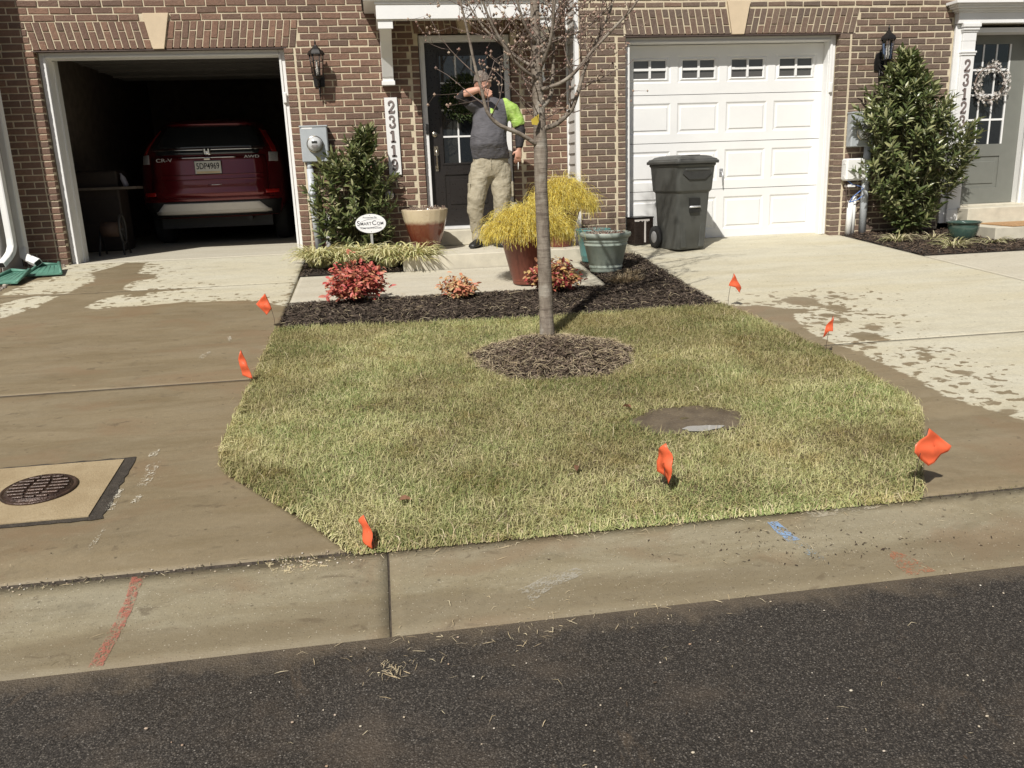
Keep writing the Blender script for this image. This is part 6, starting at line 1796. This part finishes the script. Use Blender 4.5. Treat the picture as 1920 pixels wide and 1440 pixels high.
    b.tube([tilt((0, .02, -.06)), (1.17, Y-.0, 1.56), (1.19, Y+.01, 1.48)], [.055, .055, .065], 12)
    loft(b, [(1.165, Y, .86, .15, .11), (1.155, Y-.02, 1.0, .165, .13), (1.15, Y-.03, 1.15, .17, .145), (1.18, Y-.01, 1.35, .165, .12), (1.20, Y, 1.48, .17, .09), (1.205, Y, 1.52, .12, .07)])
    shL, elL, wrL = Vector((1.385, Y, 1.475)), Vector((1.500, Y-.005, 1.235)), Vector((1.470, Y-.07, 1.035))
    shR, elR, wrR = Vector((1.045, Y, 1.465)), Vector((.868, Y-.10, 1.590)), Vector((1.055, Y-.185, 1.635))
    b.tube([(1.25, Y, 1.47), shL, elL, (elL+wrL)/2+Vector((.004, 0, 0)), wrL], [.055, .058, .042, .040, .027], 12)
    b.tube([(1.15, Y, 1.46), shR, elR, (elR+wrR)/2, wrR], [.055, .056, .044, .042, .030], 12)
    for hip, knee, ank in (((1.075, Y, .86), (.985, Y-.045, .50), (1.01, Y+.01, .10)), ((1.255, Y, .86), (1.262, Y-.03, .50), (1.205, Y+.02, .10))):
        b.tube([hip, knee, ank], [.085, .058, .040], 12)
    def hand(wr, d, side, curl, palmn, L=.085, fl=(.068, .078, .072, .056)):
        d = Vector(d).normalized(); side = Vector(side); side = (side-d*side.dot(d)).normalized(); nrm = Vector(palmn); nrm = (nrm-d*nrm.dot(d)-side*nrm.dot(side)).normalized()
        rs = []
        for t_, wx, th in ((-.01, .027, .020), (.25, .034, .018), (.6, .041, .0165), (1.0, .040, .013)):
            c = wr+d*L*t_; rs.append([c+side*wx*math.cos(2*PI*i/14)+nrm*th*math.sin(2*PI*i/14) for i in range(14)])
        b.rings(rs)
        for i, l in enumerate(fl):
            o_ = wr+d*L*.93+side*(.030-.020*i); dd = d.copy(); p = [o_-d*.012]
            q = o_
            for j, fr_ in enumerate((.45, .32, .25)):
                dd = (dd*math.cos(curl)+nrm*math.sin(curl)).normalized(); q = q+dd*l*fr_; p.append(q)
            b.tube(p, [.0092, .0086, .0078, .0062], 8)
        o_ = wr+d*L*.25+side*.030; q1 = o_+(side*.75+d*.6+nrm*.25).normalized()*.034; q2 = q1+(side*.15+d*.9+nrm*.45).normalized()*.028; b.tube([o_-side*.012, q1, q2], [.013, .0105, .0078], 8)
    hand(wrR, (.92, -.02, -.36), (.1, -.25, 1), .42, (-.05, -.5, -.62))
    hand(wrL, (-.18, -.05, -1), (-1, -.25, .1), .30, (-.15, .9, .05))
    vox(b.build('body', skin, P), .0075, 3, .4)
    # hair cap
    h = MB(); rs = []
    for j in range(9):
        a = PI/2*(1-j/8*1.32); rs.append([tilt((.086*max(math.cos(a), .02)*math.cos(2*PI*i/20), .014+.106*max(math.cos(a), .02)*math.sin(2*PI*i/20)+(.022 if j > 6 else 0), .028+.112*math.sin(a)+(.040 if (j > 5 and math.sin(2*PI*i/20) < -.1) else 0))) for i in range(20)])
    h.rings(rs); o = vox(h.build('hair', hair_m, P), .008, 2); disp(o, .010, .02)
    # shirt
    s1 = MB()
    loft(s1, [(1.178, Y+.0, .945, .196, .145), (1.172, Y-.01, .99, .200, .155), (1.150, Y-.035, 1.10, .196, .178), (1.155, Y-.035, 1.20, .188, .170), (1.185, Y-.01, 1.33, .190, .140), (1.205, Y, 1.43, .195, .115), (1.21, Y, 1.50, .165, .09), (1.20, Y, 1.545, .095, .075), (1.185, Y, 1.565, .070, .065)], 28)
    s1.tube([(1.22, Y, 1.46), (1.34, Y, 1.485), (1.415, Y, 1.44), (1.475, Y, 1.32), (1.488, Y, 1.275)], [.075, .080, .077, .070, .068], 16)
    s1.tube([(1.16, Y, 1.45), (1.06, Y, 1.47), (.975, Y-.045, 1.515), (.95, Y-.06, 1.535)], [.075, .080, .070, .066], 16)
    o = vox(s1.build('shirt', shirt, P), .010, 5); disp(o, .016, .10)
    s2 = MB(); s2.tube([(1.478, Y, 1.30), elL, (elL+wrL)/2, wrL+Vector((0, 0, .012))], [.056, .056, .050, .036], 14)
    o = vox(s2.build('sleeve', blk, P), .009, 3); disp(o, .018, .05)
    s2 = MB(); s2.tube([(.985, Y-.05, 1.51), elR, elR+(wrR-elR)*.22], [.055, .056, .050], 14)
    o = vox(s2.build('sleeve', blk, P), .009, 3); disp(o, .018, .05)
    # trousers
    t_ = MB()
    loft(t_, [(1.165, Y, .765, .17, .115), (1.162, Y, .84, .196, .138), (1.168, Y, .965, .186, .138), (1.168, Y, .985, .180, .132)], 24)
    t_.tube([(1.075, Y, .88), (1.045, Y-.01, .76), (.990, Y-.055, .54), (.975, Y-.035, .40), (.995, Y+.0, .22), (1.01, Y+.01, .085)], [(.108, .118), (.112, .118), (.098, .095), (.086, .082), (.064, .066), (.060, .070)], 18)
    t_.tube([(1.255, Y, .88), (1.272, Y-.01, .76), (1.268, Y-.045, .54), (1.262, Y-.03, .40), (1.225, Y+.01, .22), (1.205, Y+.02, .085)], [(.108, .118), (.112, .118), (.096, .095), (.086, .082), (.072, .070), (.066, .072)], 18)
    o = vox(t_.build('trousers', khaki, P), .010, 3); disp(o, .030, .085)
    for x0, y0 in ((1.385, Y), (.925, Y-.02)):
        m = MB(); m.box(-.012, .012, -.07, .06, -.09, .07, .010); o = m.build('cargo_pocket', khaki, P, (x0-.0, y0-.01, .64)); 
    m = MB(); m.box(-.004, .004, -.006, .0, -.055, .055, .002); m.build('fly_seam', khaki, P, (1.155, Y-.140, .90))
    # shoes
    shm = simple('black_shoe', (.018,.018,.017), .5, var=.3)
    for x0, y0, rz in ((1.00, Y-.0, R(-28)), (1.205, Y-.02, R(14))):
        m = MB(); rs = []
        for t2, wx, hz, zc3 in ((.09, .030, .040, .045), (.06, .044, .050, .050), (.0, .046, .052, .052), (-.08, .048, .040, .042), (-.15, .050, .032, .034), (-.19, .040, .024, .027), (-.205, .018, .014, .020)):
            rs.append([(wx*math.cos(2*PI*i/14), t2, max(.004, zc3+hz*math.sin(2*PI*i/14))) for i in range(14)])
        m.rings(rs[::-1]); o = m.build('shoe', shm, P, (x0, y0, .028)); o.rotation_euler = (0, 0, rz)
    return P
human()
m = MB(); m.tube([(0, 0, 0), (-.004, -.01, -.075)], .0042, 8)
tag(m.build('cigarette', simple('white_paper', (.75,.74,.70), .7), None, (1.452, -.64, .905)), 'white cigarette held in the lowered hand of the man', 'cigarette')

# ------------------------------------------------------------------ wreaths, mat, small things
def wreath(x, y, z, R0, r0, label, leafcols, n, seed, flowers=None, ll=.045, name='wreath'):
    r = random.Random(seed); t = thing(name, label, 'wreath', (x, y, z)); me = leaf_mesh(ll, ll*.34, .15, .2)
    m = MB(); m.tube([(R0*math.cos(2*PI*i/30), 0, R0*math.sin(2*PI*i/30)) for i in range(31)], .010, 6, cap=False); m.build('twig_ring', twig_m, t)
    mb = MB(); fb = MB()
    for i in range(n):
        a = r.uniform(0, 2*PI); q = Vector((math.cos(a), 0, math.sin(a))); b_ = r.uniform(0, 2*PI); s_ = r0*r.random()**.5
        off = q*math.cos(b_)*s_+Vector((0, -abs(math.sin(b_))*s_*.9-.005, 0)); p = q*R0+off
        d = (off.normalized()+Vector((-q.z, 0, q.x))*r.gauss(.5, .5)+Vector((0, -.3, 0))).normalized()
        add_leaf(mb, me, p, orient(d, (r.gauss(0, .4), -1, r.gauss(0, .4))), r.uniform(.7, 1.2))
        if flowers and r.random() < .36:
            c = p+d*ll*.6
            for k in range(5):
                aa = 2*PI*k/5+r.random(); e_ = Vector((math.cos(aa), -.3, math.sin(aa)))*.019*r.uniform(.6, 1.2); e2 = Vector((math.cos(aa+.9), -.3, math.sin(aa+.9)))*.012
                fb.add([c, c+e_, c+e2], [(0, 1, 2)])
    mb.build('foliage', island(name+'_leaf', leafcols, .6, .3, perobj=False), t)['kind'] = 'stuff'
    if flowers: fb.build('flowers', island('blossom', flowers, .7, .3, trans=.2, perobj=False), t)['kind'] = 'stuff'
wreath(.975, .120, 1.615, .165, .085, 'thick dark green boxwood wreath hanging on the black front door', [(.035,.055,.014),(.055,.080,.022),(.022,.036,.010),(.08,.10,.03)], 1500, 61, ll=.038)
wreath(7.14, -.285, 1.61, .185, .050, 'round wreath of small white blossoms on the grey front door', [(.10,.085,.07),(.14,.13,.09),(.07,.06,.05)], 330, 62, flowers=[(.80,.76,.72),(.70,.64,.58),(.85,.82,.78),(.60,.50,.46)], ll=.035)
m = MB(); m.box(6.82, 7.85, -1.30, -.78, .0305, .046, .004)
tag(m.build('doormat', simple('coir_mat', (.42,.25,.12), .95, var=.2, vs=30, bump=.004, bs=200)), 'orange brown coir doormat on the step below the grey front door', 'doormat')

# paint and lime marks: thin worn films of paint on the concrete
def film(name, cols, thr, sc_n=14, st=(1, 1, 1), a=.9):
    n = N(name); p = n.pos(st); k = n.noise(p, sc_n, 6, .7); f = n.noise(n.pos(), 130, 3, .7)
    al = n.ramp(n.math('ADD', n.math('MULTIPLY', k, .6), n.math('MULTIPLY', f, .5)), thr, thr+.07, 0, a)
    m_ = n.out(color=cols, rough=.8, spec=.2, alpha=al); return m_
def mark(poly, mat, label, parent, z=.0065, name='paint_mark'):
    P = ragged(poly, .004, .03, len(label)); c = (sum(p[0] for p in P)/len(P), sum(p[1] for p in P)/len(P))
    mb = MB(); mb.add([(x, y, gz(y)+z) for x, y in P]+[(c[0], c[1], gz(c[1])+z)], [(i, (i+1) % len(P), len(P)) for i in range(len(P))])
    o = mb.build(name, mat, parent); o['label'] = label
    if o.data.polygons[0].normal.z < 0: o.data.flip_normals()
redp = film('red_spray', (.46,.15,.11), .515, 34, a=.62)
mark([(-1.018,-6.61),(-.975,-6.61),(-.972,-6.75),(-.975,-6.92),(-.985,-7.09),(-1.030,-7.09),(-1.018,-6.92),(-1.008,-6.75)], redp, 'faded red spray line across the curb', curb)
mark([(1.79,-6.99),(1.83,-6.93),(1.88,-6.97),(1.915,-7.085),(1.80,-7.085)], film('orange_spray', (.45,.18,.10), .52, 16, a=.6), 'orange spray blot at the road edge of the curb', curb)
mark([(1.455,-6.66),(1.495,-6.66),(1.515,-6.74),(1.53,-6.80),(1.475,-6.80),(1.462,-6.73)], film('blue_spray', (.27,.42,.66), .51, 34, a=.75), 'light blue spray mark on the curb', curb)
mark([(1.485,-6.80),(1.535,-6.80),(1.565,-6.96),(1.55,-7.0),(1.52,-6.95)], film('blue_spray_thin', (.28,.40,.50), .58, 22, a=.6), 'thin smear below the blue spray mark', curb)
lime_ = film('lime_scuff', (.62,.58,.48), .565, 26)
for q in ([(-1.235,-5.42),(-1.195,-5.42),(-1.19,-5.50),(-1.23,-5.50)], [(-1.215,-5.60),(-1.155,-5.57),(-1.145,-5.70),(-1.15,-5.86),(-1.20,-5.86),(-1.195,-5.72)], [(-1.185,-5.93),(-1.15,-5.93),(-1.145,-6.02),(-1.18,-6.02)], [(-1.28,-5.84),(-1.25,-5.84),(-1.235,-6.06),(-1.27,-6.06)], [(-1.235,-6.22),(-1.215,-6.22),(-1.225,-6.42),(-1.245,-6.42)], [(-1.29,-3.72),(-1.25,-3.71),(-1.27,-3.86),(-1.31,-3.90)], [(-1.21,-3.34),(-1.18,-3.34),(-1.14,-3.47),(-1.17,-3.47)]):
    mark(q, lime_, 'pale lime scuffs on the left driveway', dl, .004, 'lime_scuff')
mark([(.38,-6.93),(.50,-6.86),(.62,-6.83),(.66,-6.86),(.52,-6.93),(.42,-7.00)], film('pale_scrape', (.46,.43,.36), .52, 12, (1, 3, 1), .6), 'pale scrape on the front of the curb', curb, name='scrape')
mark([(1.62,-6.62),(1.85,-6.615),(1.98,-6.63),(1.86,-6.655),(1.66,-6.66)], film('mortar_smear', (.46,.41,.31), .52, 12, a=.7), 'pale mortar smear at the back of the curb', curb, name='scrape')
mark([(.36-.9,-6.60),(.62-.9,-6.60),(.60-.9,-6.66),(.40-.9,-6.68)], film('sand_spill', (.56,.47,.29), .57, 30), 'sandy chips at the back of the curb', curb, name='scrape')

# straw, chips and pebbles scattered over road, curb and drives
def road_z(p): return np.array([gz(y) for y in p[:, 1]])+.005
r_ = np.random.RandomState(77)
def band(n, x0, x1, y0, y1, sx=None, c=None):
    if c is None: return np.stack([r_.uniform(x0, x1, n), r_.uniform(y0, y1, n)], 1)
    return np.stack([r_.normal(c[0], sx[0], n), r_.normal(c[1], sx[1], n)], 1)
pts = np.vstack([band(70, -1.4, 2.6, -8.3, -6.62), band(70, .2, 2.6, -7.06, -6.62), band(60, 0, 0, 0, 0, (.32, .10), (.25, -7.16)), band(70, 0, 0, 0, 0, (.35, .05), (.5, -7.13)), band(60, 0, 0, 0, 0, (.03, .025), (-.075, -7.30)), band(160, -.2, 2.15, -6.66, -6.60), band(70, -1.6, 0, -6.62, -6.56), band(60, -2.6, -.9, -6.5, -3.0)])
tag(strips('loose_straw', pts, road_z(pts), (.008,.042), (.0011,.0024), straw_m, 78, .12, .004, .5), kind='stuff')
pts = np.vstack([band(26, .2, 2.4, -7.06, -6.62), band(60, 0, 0, 0, 0, (.22, .05), (1.35, -6.78)), band(150, -2.5, -.1, -6.62, -6.57), band(120, -.2, 2.2, -6.62, -6.59), band(60, 0, 0, 0, 0, (.22, .04), (1.75, -6.90)), band(120, 2.2, 5.0, -6.64, -6.58), band(60, -2.4, 2.6, -8.2, -7.12), band(30, -2.9, -.9, -6.5, -2.6), band(14, 2.8, 4.2, -6.5, -3.6)])
tag(strips('dirt_flecks', pts, road_z(pts), (.004,.018), (.002,.006), island('dirt_fleck', [(.045,.032,.022),(.08,.055,.035),(.03,.022,.016)], .9, perobj=False), 79, .2, .004, .3), kind='stuff')
mb = MB(); rr = random.Random(90)
for i in range(300):
    if i < 190: x, y = rr.uniform(-1.7, 2.6), rr.uniform(-8.4, -7.1)
    elif i < 250: x, y = rr.uniform(-1.6, 0), rr.gauss(-6.60, .02)
    else: x, y = rr.gauss(-.42, .10), rr.gauss(-6.63, .02)
    s_ = rr.uniform(.0018, .0042)*(1 if i > 6 else 2.2)
    mb.sphere((x, y, gz(y)+s_*.6+.003), s_, 6, 4, (rr.uniform(.8, 1.6), rr.uniform(.8, 1.2), .7))
tag(mb.build('grit', island('pale_grit', [(.55,.50,.40),(.42,.34,.24),(.62,.58,.50),(.34,.22,.14)], .8, perobj=False)), kind='stuff')
# moss and grass sprouts in the curb joint
r2_ = random.Random(4); mb = MB()
for i in range(420):
    if i < 250: x = r2_.uniform(2.2, 4.2)
    elif i < 340: x = r2_.gauss(-.42, .07)
    else: x = r2_.uniform(-1.5, 0)
    y = -6.588+r2_.gauss(0, .006); a = r2_.uniform(0, 2*PI); l = r2_.uniform(.006, .022)
    p = Vector((x, y, gz(y)-.004)); d = Vector((math.cos(a)*.7, math.sin(a)*.7, 1)).normalized(); s_ = Vector((-math.sin(a), math.cos(a), 0))*.0018
    mb.add([p-s_, p+s_, p+d*l], [(0, 1, 2)])
tag(mb.build('joint_moss', island('moss', [(.10,.12,.04),(.16,.15,.06),(.07,.06,.03),(.25,.20,.10)], .9, perobj=False)), kind='stuff')
# a few curled leaves
for i, (x, y, lb_) in enumerate(((1.24, -5.46, 'brown curled dead leaf on the upper left rim of the mud patch'), (.80, -6.12, 'small brown dead leaf lying in the front of the lawn'), (-.02, -6.30, 'tan dead leaf lying near the front left of the lawn'))):
    me = leaf_mesh(.055, .030, .5, .3, 'dead_leaf'); me.materials.append(simple('dead_leaf_brown', (.20,.10,.055), .8, var=.3, vs=40)) 
    o = obj('fallen_leaf', me, None, (x, y, gz(y)+.045)); o.rotation_euler = (.2, .3, i*2.1+.6); tag(o, lb_, 'leaf')
